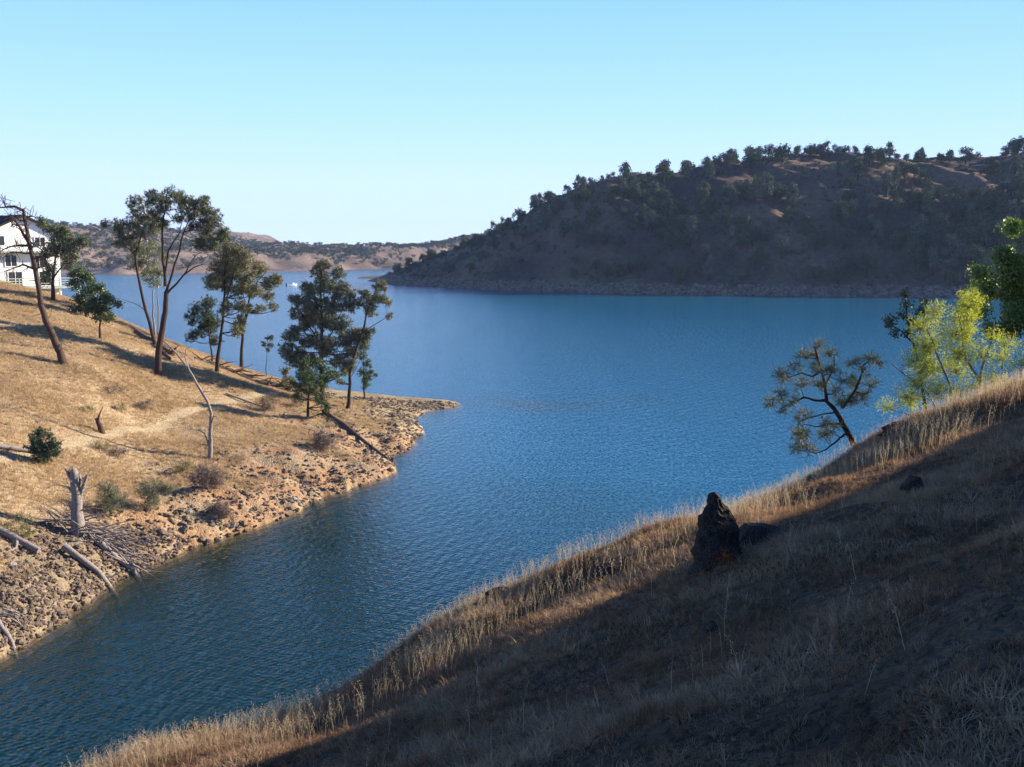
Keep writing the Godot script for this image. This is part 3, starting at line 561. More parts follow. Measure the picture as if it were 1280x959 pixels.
func grow(spec: Array, base_y: float, r: RandomNumberGenerator, root_depth := 0.0) -> Node3D:
	var k: Array = KINDS[spec[3]]
	var root := thing(spec[0], Vector3(spec[4], base_y, -spec[5]))
	var wood := Shape.new()
	var crown := Shape.new()
	var nodes := []
	var heaviest: float = 0.0
	for s in spec[7]:
		var pts := []
		var radii := []
		for q in range(0, s.size(), 4):
			pts.append(Vector3(s[q], s[q + 1], -s[q + 2]))
			radii.append(float(s[q + 3]) * (.8 if k[2] > 0.0 else (1.0 if nodes.is_empty() else 1.3)))
		if nodes.is_empty():
			pts.insert(0, pts[0] + Vector3(0, -maxf(.3, root_depth), 0))
			radii.insert(0, radii[0] * 1.5)
			radii[1] *= 1.2
		# bend every straight run a little
		var fp := []
		var fr := []
		for q in pts.size() - 1:
			fp.append(pts[q]); fr.append(radii[q])
			var span: float = pts[q].distance_to(pts[q + 1])
			fp.append(pts[q].lerp(pts[q + 1], .5) + rand_dir(r) * span * .04); fr.append(lerpf(radii[q], radii[q + 1], .5) * r.randf_range(.94, 1.06))
		fp.append(pts[-1]); fr.append(radii[-1])
		wood.tube(fp, fr, 7 if fr[0] > .1 else 5, Color.WHITE, .06)
		for q in fp.size():
			nodes.append([fp[q], fr[q]])
		heaviest = maxf(heaviest, fr[0])
		if k[2] == 0.0:  # bare: side twigs
			for q in range(1, fp.size()):
				for z in (3 if spec[3] == "bare" else 1):
					var dir := (rand_dir(r) + Vector3(0, .25, 0)).normalized()
					var l := r.randf_range(.3, 1.4)
					var mid: Vector3 = fp[q] + dir * l * .5
					wood.tube([fp[q], mid, mid + (dir + rand_dir(r) * .6).normalized() * l * .5], [minf(.04, fr[q] * .5), .028, .012], 3, Color.WHITE)
	var clumps: Array = spec[8].duplicate()
	if k[2] < 120.0 and k[0] != "twig":  # smaller side clumps
		for q in range(0, spec[8].size(), 4):
			for z in 2:
				var o: Vector3 = rand_dir(r) * float(spec[8][q + 3]) * 1.25
				clumps.append_array([spec[8][q] + o.x, spec[8][q + 1] + o.y * .7, spec[8][q + 2] + o.z, spec[8][q + 3] * r.randf_range(.4, .65)])
	for q in range(0, clumps.size(), 4):
		var cc := Vector3(clumps[q], clumps[q + 1], -clumps[q + 2])
		var cr: float = clumps[q + 3] * (1.25 if k[0] == "twig" else (1.2 if spec[3] == "fgoak" else 1.0))
		var best: Array = []
		var cost := 1e9
		for node in nodes:
			var e: float = node[0].distance_to(cc) + 1.2 * maxf(0.0, node[0].y - cc.y + cr * .2)
			if e < cost:
				cost = e
				best = node
		var core := cc - Vector3(0, cr * .3, 0)
		if best:
			var from: Vector3 = best[0]
			var span := from.distance_to(core)
			if span > cr * .15:
				var mid := from.lerp(core, .5) + rand_dir(r) * span * .1 - Vector3(0, span * .06, 0)
				var thick := minf(best[1] * .55, .02 + span * .02) if heaviest > .1 else minf(best[1] * .6, .004 + span * .012)
				wood.tube([from, mid, core], [thick, thick * .7, k[5]], 4, Color.WHITE)
		var count := int(ceil(k[2] * cr * cr * spec[6] * 1.6)) + 3
		for z in count:
			var out := rand_dir(r)
			var p := cc + out * Vector3(1.0, .85, 1.0) * cr * (1.3 if k[2] < 120.0 else 1.0) * pow(r.randf(), .55)
			if not best and p.y < .02:
				p.y = r.randf_range(0.0, .2)
			var size: float = k[1] * r.randf_range(.65, 1.15)
			var dir := (out + Vector3(0, .45, 0) + (p - core).normalized() * .5)
			var tone := r.randf_range(.72, 1.28)
			var lc: Color = k[3]
			var col := Color(lc.r * tone * r.randf_range(.9, 1.12), lc.g * tone, lc.b * tone * r.randf_range(.85, 1.15))
			var proto: Shape = leaf[k[0]][r.randi() % 4]
			crown.put(proto.v, proto.n, Transform3D(along(dir, r.randf() * TAU, Vector3.ONE * size), p), col)
			if best and z % 3 == 0:
				wood.tube([core, core.lerp(p, .55) + rand_dir(r) * cr * .08, p], [k[5], k[5] * .7, k[5] * .4], 3, Color.WHITE)
	if wood.v.size():
		solid("trunk", wood.mesh(), M[k[4]], root)
	if crown.v.size():
		solid("crown" if wood.v.size() else "foliage", crown.mesh(), M["needles" if k[0] in ["needle", "long_needle"] else ("brush" if k[0] == "twig" else ("willow_leaf" if k[0] == "sprig" else "leaves"))], root)
	return root


func rock_mesh(seed_: int, flat: float) -> ArrayMesh:
	var f := FastNoiseLite.new()
	f.seed = seed_
	f.frequency = .9
	var sm := SphereMesh.new()
	sm.radial_segments = 9
	sm.rings = 5
	sm.radius = 1.0
	sm.height = 2.0
	var a := sm.get_mesh_arrays()
	var vv: PackedVector3Array = a[Mesh.ARRAY_VERTEX]
	var ii: PackedInt32Array = a[Mesh.ARRAY_INDEX]
	for k in vv.size():
		var p := vv[k]
		p *= 1.0 + .55 * f.get_noise_3dv(p * 1.1) + .18 * f.get_noise_3dv(p * 3.2 + Vector3(9, 9, 9))
		p.y *= flat
		vv[k] = p
	var s := Shape.new()
	for k in range(0, ii.size(), 3):
		if vv[ii[k]].distance_to(vv[ii[k + 1]]) > 1e-4 and vv[ii[k]].distance_to(vv[ii[k + 2]]) > 1e-4 and vv[ii[k + 1]].distance_to(vv[ii[k + 2]]) > 1e-4:
			s.tri(vv[ii[k]], vv[ii[k + 1]], vv[ii[k + 2]])
	return s.mesh()


func polyline_distance(x: float, d: float, p: Array) -> float:
	var best := 1e9
	var q := Vector2(x, d)
	for k in range(0, p.size() - 2, 2):
		var a := Vector2(p[k], p[k + 1])
		best = minf(best, q.distance_to(Geometry2D.get_closest_point_to_segment(q, a, Vector2(p[k + 2], p[k + 3]))))
	return best


const TRAIL := [-33.0, 57.0, -31.7, 62.3, -31.0, 69.1, -29.7, 75.1, -28.7, 86.6, -26.6, 96.4, -24.3, 102.8]
const KNOLL := 9.0
const KNOLL_EDGE := -1.4


func _ready() -> void:
	# ------------------------------------------------------------ camera, sky, sun
	var cam := Camera3D.new()
	cam.name = "camera"
	cam.position = Vector3(0, 18.0, 0)
	cam.rotation_degrees.x = -7.2
	cam.fov = 41.07
	cam.near = .05
	cam.far = 6000.0
	cam.current = true
	add_child(cam)
	var env := Environment.new()
	env.background_mode = Environment.BG_SKY
	var sm := PanoramaSkyMaterial.new()
	sm.panorama = ImageTexture.create_from_image(clear_sky())
	var sky := Sky.new()
	sky.sky_material = sm
	env.sky = sky
	env.tonemap_mode = Environment.TONE_MAPPER_LINEAR
	env.tonemap_exposure = 2.5
	env.fog_enabled = true
	env.fog_density = .00008
	env.fog_light_color = Color(.72, .82, 1.0)
	env.sdfgi_enabled = true
	env.ssao_enabled = true
	env.ssil_enabled = true
	var we := WorldEnvironment.new()
	we.name = "world_environment"
	we.environment = env
	add_child(we)
	var sun := DirectionalLight3D.new()
	sun.name = "sun"
	sun.light_energy = 1.6
	sun.light_color = Color(1.0, .945, .855)
	sun.light_angular_distance = .5
	sun.shadow_enabled = true
	var az := deg_to_rad(22.5)  # ahead of due right
	var el := deg_to_rad(20.8)
	var to_sun := Vector3(cos(el) * cos(az), sin(el), -cos(el) * sin(az))
	add_child(sun)
	sun.look_at_from_position(to_sun * 10.0, Vector3.ZERO)

	materials()
	make_leaves()
	for k in 6:
		rocks.append(rock_mesh(k + 3, [.6, .75, .5, .9, .65, .8][k]))
	bumps.frequency = .08
	bumps.fractal_octaves = 3
	fine.frequency = .35
	fine.fractal_octaves = 3
	ridged.noise_type = FastNoiseLite.TYPE_SIMPLEX_SMOOTH
	ridged.fractal_type = FastNoiseLite.FRACTAL_RIDGED
	ridged.frequency = .05
	ridged.fractal_octaves = 4

	lake()
	near_slope()
	left_bank()
	big_hill()
	far_hills()
	print("land ", Time.get_ticks_msec())
	var r := RandomNumberGenerator.new()
	r.seed = 4
	for spec in TREES:
		var t := grow(spec, bank_f.at(spec[4], spec[5]), r)
		tag(t, spec[1], "tree" if "tree" in spec[0] or "pine" in spec[0] or "conifer" in spec[0] or spec[0] == "sapling" else "shrub")
		if spec[0] == "tree_stump":
			tag(t, "", "stump")
	for spec in NEAR_TREES:
		var y: float = {"fgpine": 14.38, "willow": 15.29, "fgoak": 15.15, "fgsprig": 15.99}[spec[3]]
		var low: float = spec[7][0][1]
		var ground := near_f.at(spec[4] + spec[7][0][0], spec[5])
		var t := grow(spec, y, r, maxf(.3, y + low - ground + .3))
		tag(t, spec[1], "bush" if spec[3] == "willow" else "tree")
	print("trees ", Time.get_ticks_msec())
	house()
	logs()
	stones()
	boat()
	hill_trees()
	grasses()
	print("all ", Time.get_ticks_msec())


# clear dry air: pale at the horizon, cyan above it, deep blue overhead; the same all round
func clear_sky() -> Image:
	var stops := [[-90.0, .06, .08, .08], [-1.0, .27, .34, .44], [0.0, .33, .4, .52], [4.0, .29, .39, .57], [8.0, .21, .355, .62], [13.5, .14, .29, .6], [24.0, .055, .18, .45], [45.0, .021, .06, .19], [90.0, .013, .033, .11]]
	var im := Image.create_empty(8, 512, false, Image.FORMAT_RGBF)
	for y in 512:
		var up := 90.0 - (y + .5) / 512.0 * 180.0
		var c := Color()
		for k in stops.size() - 1:
			if up >= stops[k][0] and up <= stops[k + 1][0]:
				var t: float = (up - stops[k][0]) / (stops[k + 1][0] - stops[k][0])
				c = Color(stops[k][1], stops[k][2], stops[k][3]).lerp(Color(stops[k + 1][1], stops[k + 1][2], stops[k + 1][3]), t)
		for x in 8:
			im.set_pixel(x, y, c)
	return im


func materials() -> void:
	var mottled := noise_tex(.02, 5, Color(.62, .6, .58), Color(1, 1, 1))
	var gritty := noise_tex(.06, 4, Color(.5, .5, .5), Color(1, 1, 1))
	var relief := noise_tex(.05, 5, Color.BLACK, Color.WHITE)
	M.ground = textured(tinted(), mottled, 3.0, relief, 12.0)
	M.bank = textured(tinted(), mottled, 4.0, relief, 10.0)
	M.hill = textured(tinted(), mottled, 40.0)
	M.rock = textured(tinted(.9), gritty, 1.3, relief, 6.0)
	M.dark_rock = textured(matte(lin(.1, .075, .062), .9), gritty, .7, relief, 4.0)
	var grain := noise_tex(.03, 5, Color(.55, .52, .5), Color(1, 1, 1), 256)
	M.bark = textured(matte(lin(.12, .082, .066)), grain, .9, relief, 4.0)
	M.deadwood = textured(matte(lin(.15, .105, .085)), grain, .9, relief, 3.0)
	M.driftwood = textured(matte(lin(.47, .42, .4)), grain, .8, relief, 3.0)
	M.old_log = textured(matte(lin(.22, .165, .135)), grain, .9, relief, 4.0)
	M.pale = textured(matte(lin(.4, .36, .31)), grain, .7)
	M.needles = tinted(.7, .3, Color(.35, .38, .2))
	M.leaves = tinted(.45, .5, Color(.75, .85, .4))
	M.willow_leaf = tinted(.6, .3, Color(.95, 1, .6))
	M.brush = tinted(.95, .1)
	M.grass = tinted(.85, .25, Color(.93, .9, .82))
	M.far_leaf = tinted(.9, .1, Color(.25, .3, .2))
	M.white_paint = matte(lin(.74, .73, .72), .7)
	M.roof = textured(matte(lin(.075, .06, .058)), gritty, 1.5)
	M.trim = matte(lin(.36, .4, .36), .8)
	M.glass = matte(lin(.03, .035, .045), .08, .5)
	M.beam = matte(lin(.16, .12, .09), .9)
	M.foam = matte(lin(.8, .82, .84), .9)


# ---------------------------------------------------------------- water
func water_sheet(y: float, tint: Callable) -> ArrayMesh:
	var c := PackedColorArray()
	var v := PackedVector3Array()
	var uv := PackedVector2Array()
	var n := PackedVector3Array()
	var idx := PackedInt32Array()
	var xs := []
	var ds := []
	for k in 30:
		xs.append(-60.0 - 1640.0 * pow((30 - k) / 30.0, 1.8))
	for k in 71:
		xs.append(-60.0 + 2.0 * k)
	for k in 24:
		xs.append(80.0 + 1000.0 * pow((k + 1) / 24.0, 1.8))
	for k in 121:
		ds.append(-60.0 + 2.2 * k)
	for k in 44:
		ds.append(204.0 + 2200.0 * pow((k + 1) / 44.0, 1.7))
	var nx := xs.size()
	var nd := ds.size()
	for j in nd:
		for i in nx:
			c.append(tint.call(xs[i], ds[j]))
			v.append(Vector3(xs[i], y, -ds[j]))
			n.append(Vector3.UP)
			var w := Vector2(xs[i], ds[j])
			w += Vector2(9.0 * sin(w.y * .011) + 3.0 * sin(w.y * .037 + w.x * .02), 7.0 * sin(w.x * .017 + w.y * .006))
			var far_out := maxf(0.0, w.y + 20.0)  # the chop grows longer out in the open lake
			uv.append(Vector2(w.x / (9.0 + .035 * far_out), log(1.0 + far_out * .035 / 9.0) / .035))
	for j in nd - 1:
		for i in nx - 1:
			var k := j * nx + i
			idx.append_array([k, k + nx, k + 1, k + 1, k + nx, k + nx + 1])
	var a := []
	a.resize(Mesh.ARRAY_MAX)
	a[Mesh.ARRAY_VERTEX] = v
	a[Mesh.ARRAY_NORMAL] = n
	a[Mesh.ARRAY_TEX_UV] = uv
	a[Mesh.ARRAY_COLOR] = c
	a[Mesh.ARRAY_INDEX] = idx
	var m := ArrayMesh.new()
	m.add_surface_from_arrays(Mesh.PRIMITIVE_TRIANGLES, a)
	return m


# wind chop as a sum of waves that tile exactly; the picture holds its slopes
func chop() -> Image:
	const N := 512
	var r := RandomNumberGenerator.new()
	r.seed = 12
	var cosine := PackedFloat32Array()
	for k in N:
		cosine.append(cos(TAU * k / N))
	var sx := PackedFloat32Array()
	var sy := PackedFloat32Array()
	sx.resize(N * N)
	sy.resize(N * N)
	for w in 32:
		var long := pow(r.randf(), 1.3)
		var k := lerpf(46.0, 9.0, long)
		var a := -.9 + r.randfn(0.0, 1.05)
		var kx := int(round(k * cos(a)))
		var ky := int(round(k * sin(a)))
		var ph := r.randi() % N
		var amp := .033 * r.randf_range(.6, 1.2) / k
		for y in N:
			var at := ky * y + ph + 64 * N
			var row := y * N
			for x in N:
				var c := cosine[(at + kx * x) & 511]
				sx[row + x] += amp * kx * c
				sy[row + x] += amp * ky * c
	var im := Image.create_empty(N, N, false, Image.FORMAT_RGB8)
	for y in N:
		for x in N:
			var n := Vector3(-sx[y * N + x], sy[y * N + x], 1.0).normalized()
			im.set_pixel(x, y, Color(n.x * .5 + .5, n.y * .5 + .5, n.z * .5 + .5))
	return im


func lake() -> void:
	var w := StandardMaterial3D.new()
	w.albedo_color = Color(lin(.003, .03, .04), .1)
	w.transparency = BaseMaterial3D.TRANSPARENCY_ALPHA
	w.roughness = .12
	w.metallic_specular = .4
	w.normal_enabled = true
	w.normal_scale = 1.0
	w.normal_texture = ImageTexture.create_from_image(chop())
	M.water = w
	tag(solid("water", water_sheet(0.0, func(_x, _d): return Color.WHITE), w), "", "", "", "structure")
	# cove shade and open-water sky reflection painted in; a silt plume off the point
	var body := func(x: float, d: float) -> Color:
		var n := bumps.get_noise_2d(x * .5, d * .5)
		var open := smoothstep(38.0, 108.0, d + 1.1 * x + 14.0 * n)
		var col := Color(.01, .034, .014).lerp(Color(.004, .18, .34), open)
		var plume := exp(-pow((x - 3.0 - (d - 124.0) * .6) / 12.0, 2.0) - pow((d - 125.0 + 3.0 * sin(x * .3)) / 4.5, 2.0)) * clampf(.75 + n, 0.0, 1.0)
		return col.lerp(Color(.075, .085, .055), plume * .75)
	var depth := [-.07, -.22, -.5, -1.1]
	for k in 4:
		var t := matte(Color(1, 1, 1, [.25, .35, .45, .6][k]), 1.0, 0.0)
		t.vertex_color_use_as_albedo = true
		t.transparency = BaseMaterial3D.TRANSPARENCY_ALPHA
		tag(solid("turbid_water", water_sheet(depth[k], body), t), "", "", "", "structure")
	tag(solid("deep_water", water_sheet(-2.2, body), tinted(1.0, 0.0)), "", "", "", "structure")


# ---------------------------------------------------------------- land
func near_slope() -> void:
	near_f = Field.new(-46, -18, 58, 62, .3)
	for j in near_f.nd:
		for i in near_f.nx:
			near_f.h[j * near_f.nx + i] = near_height(near_f.x0 + i * .3, near_f.d0 + j * .3)
	var tint := func(x: float, d: float, h: float, _n: Vector3) -> Color:
		var k := clampf(.5 + .9 * bumps.get_noise_2d(x * 9.0 + 50.0, d * 9.0), 0.0, 1.0)
		var c := Color(.11, .07, .046).lerp(Color(.2, .14, .09), k)
		return c.lerp(Color(.15, .085, .055), smoothstep(.15, .4, fine.get_noise_2d(x * .8, d * .8 + 30.0)))
	tag(solid("near_hillside", sheet(near_f, tint, func(_x, _d, h): return h > -4.5), M.ground), "", "", "", "structure")


func left_bank() -> void:
	var s := Surface3.new(BANK, 3.0)
	var coarse := Field.new(-98, 14, 6, 174, 1.0)
	for j in coarse.nd:
		for i in coarse.nx:
			coarse.h[j * coarse.nx + i] = s.at(coarse.x0 + i, coarse.d0 + j)
	bank_f = Field.new(-97, 15, 5, 173, .4)
	for j in bank_f.nd:
		for i in bank_f.nx:
			var x := bank_f.x0 + i * .4
			var d := bank_f.d0 + j * .4
			var h := coarse.at(x, d)
			var raw := smoothstep(3.6, 1.4, h) * smoothstep(-2.0, .2, h)
			h += raw * (.42 * (ridged.get_noise_2d(x * 2.6 + d * .8, d * 2.2) - .35) + .3 * fine.get_noise_2d(x * 1.2, d * 1.2)) * smoothstep(125.0, 95.0, d)
			h += .22 * bumps.get_noise_2d(x * 2.0, d * 2.0) + .05 * fine.get_noise_2d(x, d)
			bank_f.h[j * bank_f.nx + i] = h if h > 0.0 else h * 3.2  # the bank goes on steeply under water
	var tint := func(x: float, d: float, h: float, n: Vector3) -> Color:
		var a := bumps.get_noise_2d(x * 1.3, d * 1.3)
		var b := fine.get_noise_2d(x * .7 + 20.0, d * .7)
		var c := Color(.54, .41, .26).lerp(Color(.45, .33, .2), clampf(.5 + a * 1.2 + b * .4, 0.0, 1.0))
		var cut := smoothstep(3.0, 1.9, h + a * 1.6 + b * .8 + (n.y - .9) * 4.0)
		var soil := Color(.5, .3, .165).lerp(Color(.5, .38, .25), clampf(.5 + b * 1.3, 0.0, 1.0))
		soil = soil.lerp(Color(.38, .3, .2), smoothstep(62.0, 55.0, d))
		soil = soil.lerp(Color(.52, .41, .25), smoothstep(92.0, 108.0, d))
		c = c.lerp(soil, cut)
		var t := polyline_distance(x, d, TRAIL)
		c = c.lerp(Color(.58, .46, .3), smoothstep(.8, .3, t + b * .2))
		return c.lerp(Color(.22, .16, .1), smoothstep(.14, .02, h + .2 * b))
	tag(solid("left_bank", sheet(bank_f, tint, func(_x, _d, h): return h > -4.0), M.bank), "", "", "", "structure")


func big_hill() -> void:
	var s := Surface3.new(HILL, 14.0)
	hill_f = Field.new(-150, 395, 470, 905, 3.0)
	for j in hill_f.nd:
		for i in hill_f.nx:
			var x := hill_f.x0 + i * 3.0
			var d := hill_f.d0 + j * 3.0
			var h := s.at(x, d)
			var up := smoothstep(0.0, 18.0, h)
			# gullies that run down to the water
			var across := x * .8 + d * .6
			h += up * .8 * fine.get_noise_2d(x * .25, d * .25)
			h += up * (5.5 * (ridged.get_noise_2d(across * .34, (d - x) * .1) - .3) + 2.6 * bumps.get_noise_2d(x * .22, d * .22))
			hill_f.h[j * hill_f.nx + i] = h
	var tint := func(x: float, d: float, h: float, _n: Vector3) -> Color:
		var a := bumps.get_noise_2d(x * .16, d * .16)
		var c := Color(.25, .165, .11).lerp(Color(.12, .085, .068), clampf(.5 + a * 1.4, 0.0, 1.0))
		return c.lerp(Color(.27, .22, .165), smoothstep(5.0, 2.5, h + 1.5 * fine.get_noise_2d(x * .3, d * .3)))
	tag(solid("big_hill", sheet(hill_f, tint, func(_x, _d, h): return h > -4.0), M.hill), "", "", "", "structure")


func far_height(x: float, d: float) -> float:
	var shore := 860.0 + 1.9 * maxf(0.0, x + 350.0) + 35.0 * sin(x * .011)
	var in_ := (d - shore)
	var top := 34.0 + 14.0 * sin(x * .009 + 1.0) + 13.0 * bumps.get_noise_2d(x * .05, 7.0) + maxf(0.0, (d - 1000.0) * .012)
	var h := top * smoothstep(-25.0, 230.0, in_) - 3.0
	h += smoothstep(0.0, 60.0, in_) * (9.0 * (ridged.get_noise_2d(x * .16, d * .1) - .3) + 6.0 * bumps.get_noise_2d(x * .09, d * .09))
	return h


func far_hills() -> void:
	far_f = Field.new(-1100, 780, 120, 2200, 9.0)
	for j in far_f.nd:
		for i in far_f.nx:
			far_f.h[j * far_f.nx + i] = far_height(far_f.x0 + i * 9.0, far_f.d0 + j * 9.0)
	var tint := func(x: float, d: float, h: float, _n: Vector3) -> Color:
		var a := bumps.get_noise_2d(x * .1, d * .1)
		return Color(.36, .27, .215).lerp(Color(.22, .17, .145), clampf(.5 + a * 1.5, 0.0, 1.0))
	tag(solid("far_hills", sheet(far_f, tint, func(_x, _d, h): return h > -3.5), M.hill), "", "", "", "structure")
	var r := RandomNumberGenerator.new()
	r.seed = 61
	var s := Shape.new()
	for k in 7:
		var proto: Shape = leaf.mass[k % 4]
		s.put(proto.v, proto.n, Transform3D(Basis.from_scale(Vector3.ONE * r.randf_range(1.4, 2.1)), Vector3(r.randf_range(-1.8, 1.8), r.randf_range(2.2, 4.6), r.randf_range(-1.8, 1.8))), Color.WHITE)
	var places := []
	var tints := PackedColorArray()
	while places.size() < 7000:
		var x := r.randf_range(-1050, 100)
		var d := r.randf_range(850, 1900)
		if absf(x) > d * .56:
			continue
		var h := far_f.at(x, d)
		if h < 2.5 or r.randf() > .55 + 1.2 * bumps.get_noise_2d(x * .2, d * .2):
			continue
		places.append(Transform3D(Basis.from_scale(Vector3.ONE * r.randf_range(.6, 1.35)).rotated(Vector3.UP, r.randf() * TAU), Vector3(x, h - .6, -d)))
		var t := r.randf_range(.7, 1.3)
		tints.append(Color(.065 * t, .075 * t, .045 * t))
	strewn("distant_woodland", s.mesh(), M.far_leaf, places, tints, "scattered dark trees dotting the far hills beyond the lake", "woodland")


const SKYLINE := [[-73, 676], [-63, 667], [-49, 661], [-44, 659], [-35, 654], [-20, 633], [-14, 628], [-2, 624], [7, 621], [24, 616], [47, 625], [60, 626], [94, 612], [102, 611], [114, 612], [121, 617], [132, 634], [138, 632], [148, 627], [154, 626], [169, 623], [176, 623], [182, 624], [197, 625], [205, 621], [215, 613], [219, 610], [228, 604], [234, 601], [245, 598], [250, 596], [256, 594], [276, 589], [283, 589], [296, 591]]


func far_tree(r: RandomNumberGenerator, tall: bool) -> Node3D:
	var root := Node3D.new()
	var wood := Shape.new()
	var crown := Shape.new()
	var h := 8.5 if tall else 7.0
	wood.tube([Vector3(0, -1.2, 0), Vector3(.1, h * .25, 0), Vector3(-.1, h * .55, .1), Vector3(.1, h * .85, 0)], [.42, .33, .2, .06], 5, Color.WHITE)
	for k in (13 if tall else 15):
		var a := r.randf() * TAU
		var t := r.randf()
		var y := h * lerpf(.3, .95, t)
		var reach := (h * .2 if tall else h * .42) * sqrt(1.0 - .75 * t * t) * r.randf_range(.45, 1.0)
		var p := Vector3(cos(a) * reach, y, sin(a) * reach)
		wood.tube([Vector3(0, y * .6, 0), p], [.1, .03], 3, Color.WHITE)
		for z in 6:
			var proto: Shape = leaf.mass[r.randi() % 4]
			var tone := r.randf_range(.7, 1.3)
			crown.put(proto.v, proto.n, Transform3D(along(rand_dir(r), 0.0, Vector3.ONE * r.randf_range(.8, 1.4)), p + rand_dir(r) * .9), Color(.09 * tone, .1 * tone, .058 * tone) if not tall else Color(.135 * tone, .14 * tone, .095 * tone))
	solid("trunk", wood.mesh(), M.bark, root)
	solid("crown", crown.mesh(), M.far_leaf, root)
	return root


func hill_trees() -> void:
	var r := RandomNumberGenerator.new()
	r.seed = 19
	var protos := []
	for k in 7:
		protos.append(far_tree(r, k > 3))
	var place := func(x: float, d: float, size: float, tall: bool, label: String, group: String) -> void:
		var o: Node3D = protos[(4 + r.randi() % 3) if tall else r.randi() % 4].duplicate()
		o.name = numbered("grey_pine" if tall else "oak_tree")
		add_child(o)
		o.position = Vector3(x, hill_f.at(x, d) - .3, -d)
		o.rotation.y = r.randf() * TAU
		o.scale = Vector3(size * r.randf_range(.9, 1.15), size * r.randf_range(.9, 1.1), size * r.randf_range(.9, 1.15))
		tag(o, label, "tree", group)
	for p in SKYLINE:
		if p == [60, 626]:
			place.call(p[0], p[1] + 4.0, .95, false, "lone round oak on the bare summit at the left end of the big hill", "skyline oaks of the big hill")
		else:
			place.call(p[0], p[1] + r.randf_range(-6, 4), r.randf_range(.85, 1.3) * (.62 if p[0] < 85 else 1.0), p[0] > 100 and r.randf() < .2, "oak tree standing against the sky along the big hill's crest" if p[0] > 85 else "small oak tree against the sky on the big hill's left shoulder", "skyline trees of the big hill")
	var spots := []
	var tries := 0
	while spots.size() < 262 and tries < 30000:
		tries += 1
		var x := r.randf_range(-90, 330)
		var d := r.randf_range(430, 690)
		if x > d * .52:
			continue
		var h := hill_f.at(x, d)
		if h < 4.0:
			continue
		var n := hill_f.normal(x, d, 6.0)
		if n.dot(Vector3(-x, 18.0 - h, d).normalized()) < .03:
			continue
		var ok := r.randf() < .38 + 1.3 * bumps.get_noise_2d(x * .35 + 70.0, d * .35) + (.15 if h > 20 and h < 55 else 0.0)
		if h > 48.0 and r.randf() < .8:
			ok = false
		if x < 10.0 and r.randf() < .5:
			ok = false
		for q in spots:
			if Vector2(q[0] - x, q[1] - d).length() < 5.0:
				ok = false
		if ok:
			spots.append([x, d, h])
	for q in spots:
		var tall := r.randf() < .3
		var zone := "low on the big hill near its waterline" if q[2] < 18.0 else ("half way up the big hill's shaded face" if q[2] < 45.0 else "high on the big hill just below its crest")
		zone += ", left part" if q[0] < 60.0 else (", middle part" if q[0] < 160.0 else ", right part")
		place.call(q[0], q[1], r.randf_range(.8, 1.6) * (.75 if q[0] < 60.0 else 1.0), tall, ("tall grey-green pine " if tall else "dark rounded oak ") + zone, ("grey pines " if tall else "oaks ") + zone)
	# low scrub between the trees
	var s := Shape.new()
	for k in 3:
		var proto: Shape = leaf.mass[k]
		s.put(proto.v, proto.n, Transform3D(Basis.from_scale(Vector3.ONE * 1.1), Vector3(r.randf_range(-.5, .5), .5, r.randf_range(-.5, .5))), Color.WHITE)
	var places := []
	var tints := PackedColorArray()
	while places.size() < 2600:
		var x := r.randf_range(-95, 340)
		var d := r.randf_range(420, 690)
		var h := hill_f.at(x, d)
		if h < 3.5 or x > d * .56 or r.randf() > .4 + 1.2 * bumps.get_noise_2d(x * .4 + 20.0, d * .4):
			continue
		places.append(Transform3D(Basis.from_scale(Vector3.ONE * r.randf_range(.5, 1.5)).rotated(Vector3.UP, r.randf() * TAU), Vector3(x, h, -d)))
		var t := r.randf_range(.6, 1.4)
		tints.append(Color(.1 * t, .1 * t, .065 * t))
	strewn("hillside_scrub", s.mesh(), M.far_leaf, places, tints, "low dark scrub between the trees of the big hill", "scrub")
	for o in protos:
		o.free()


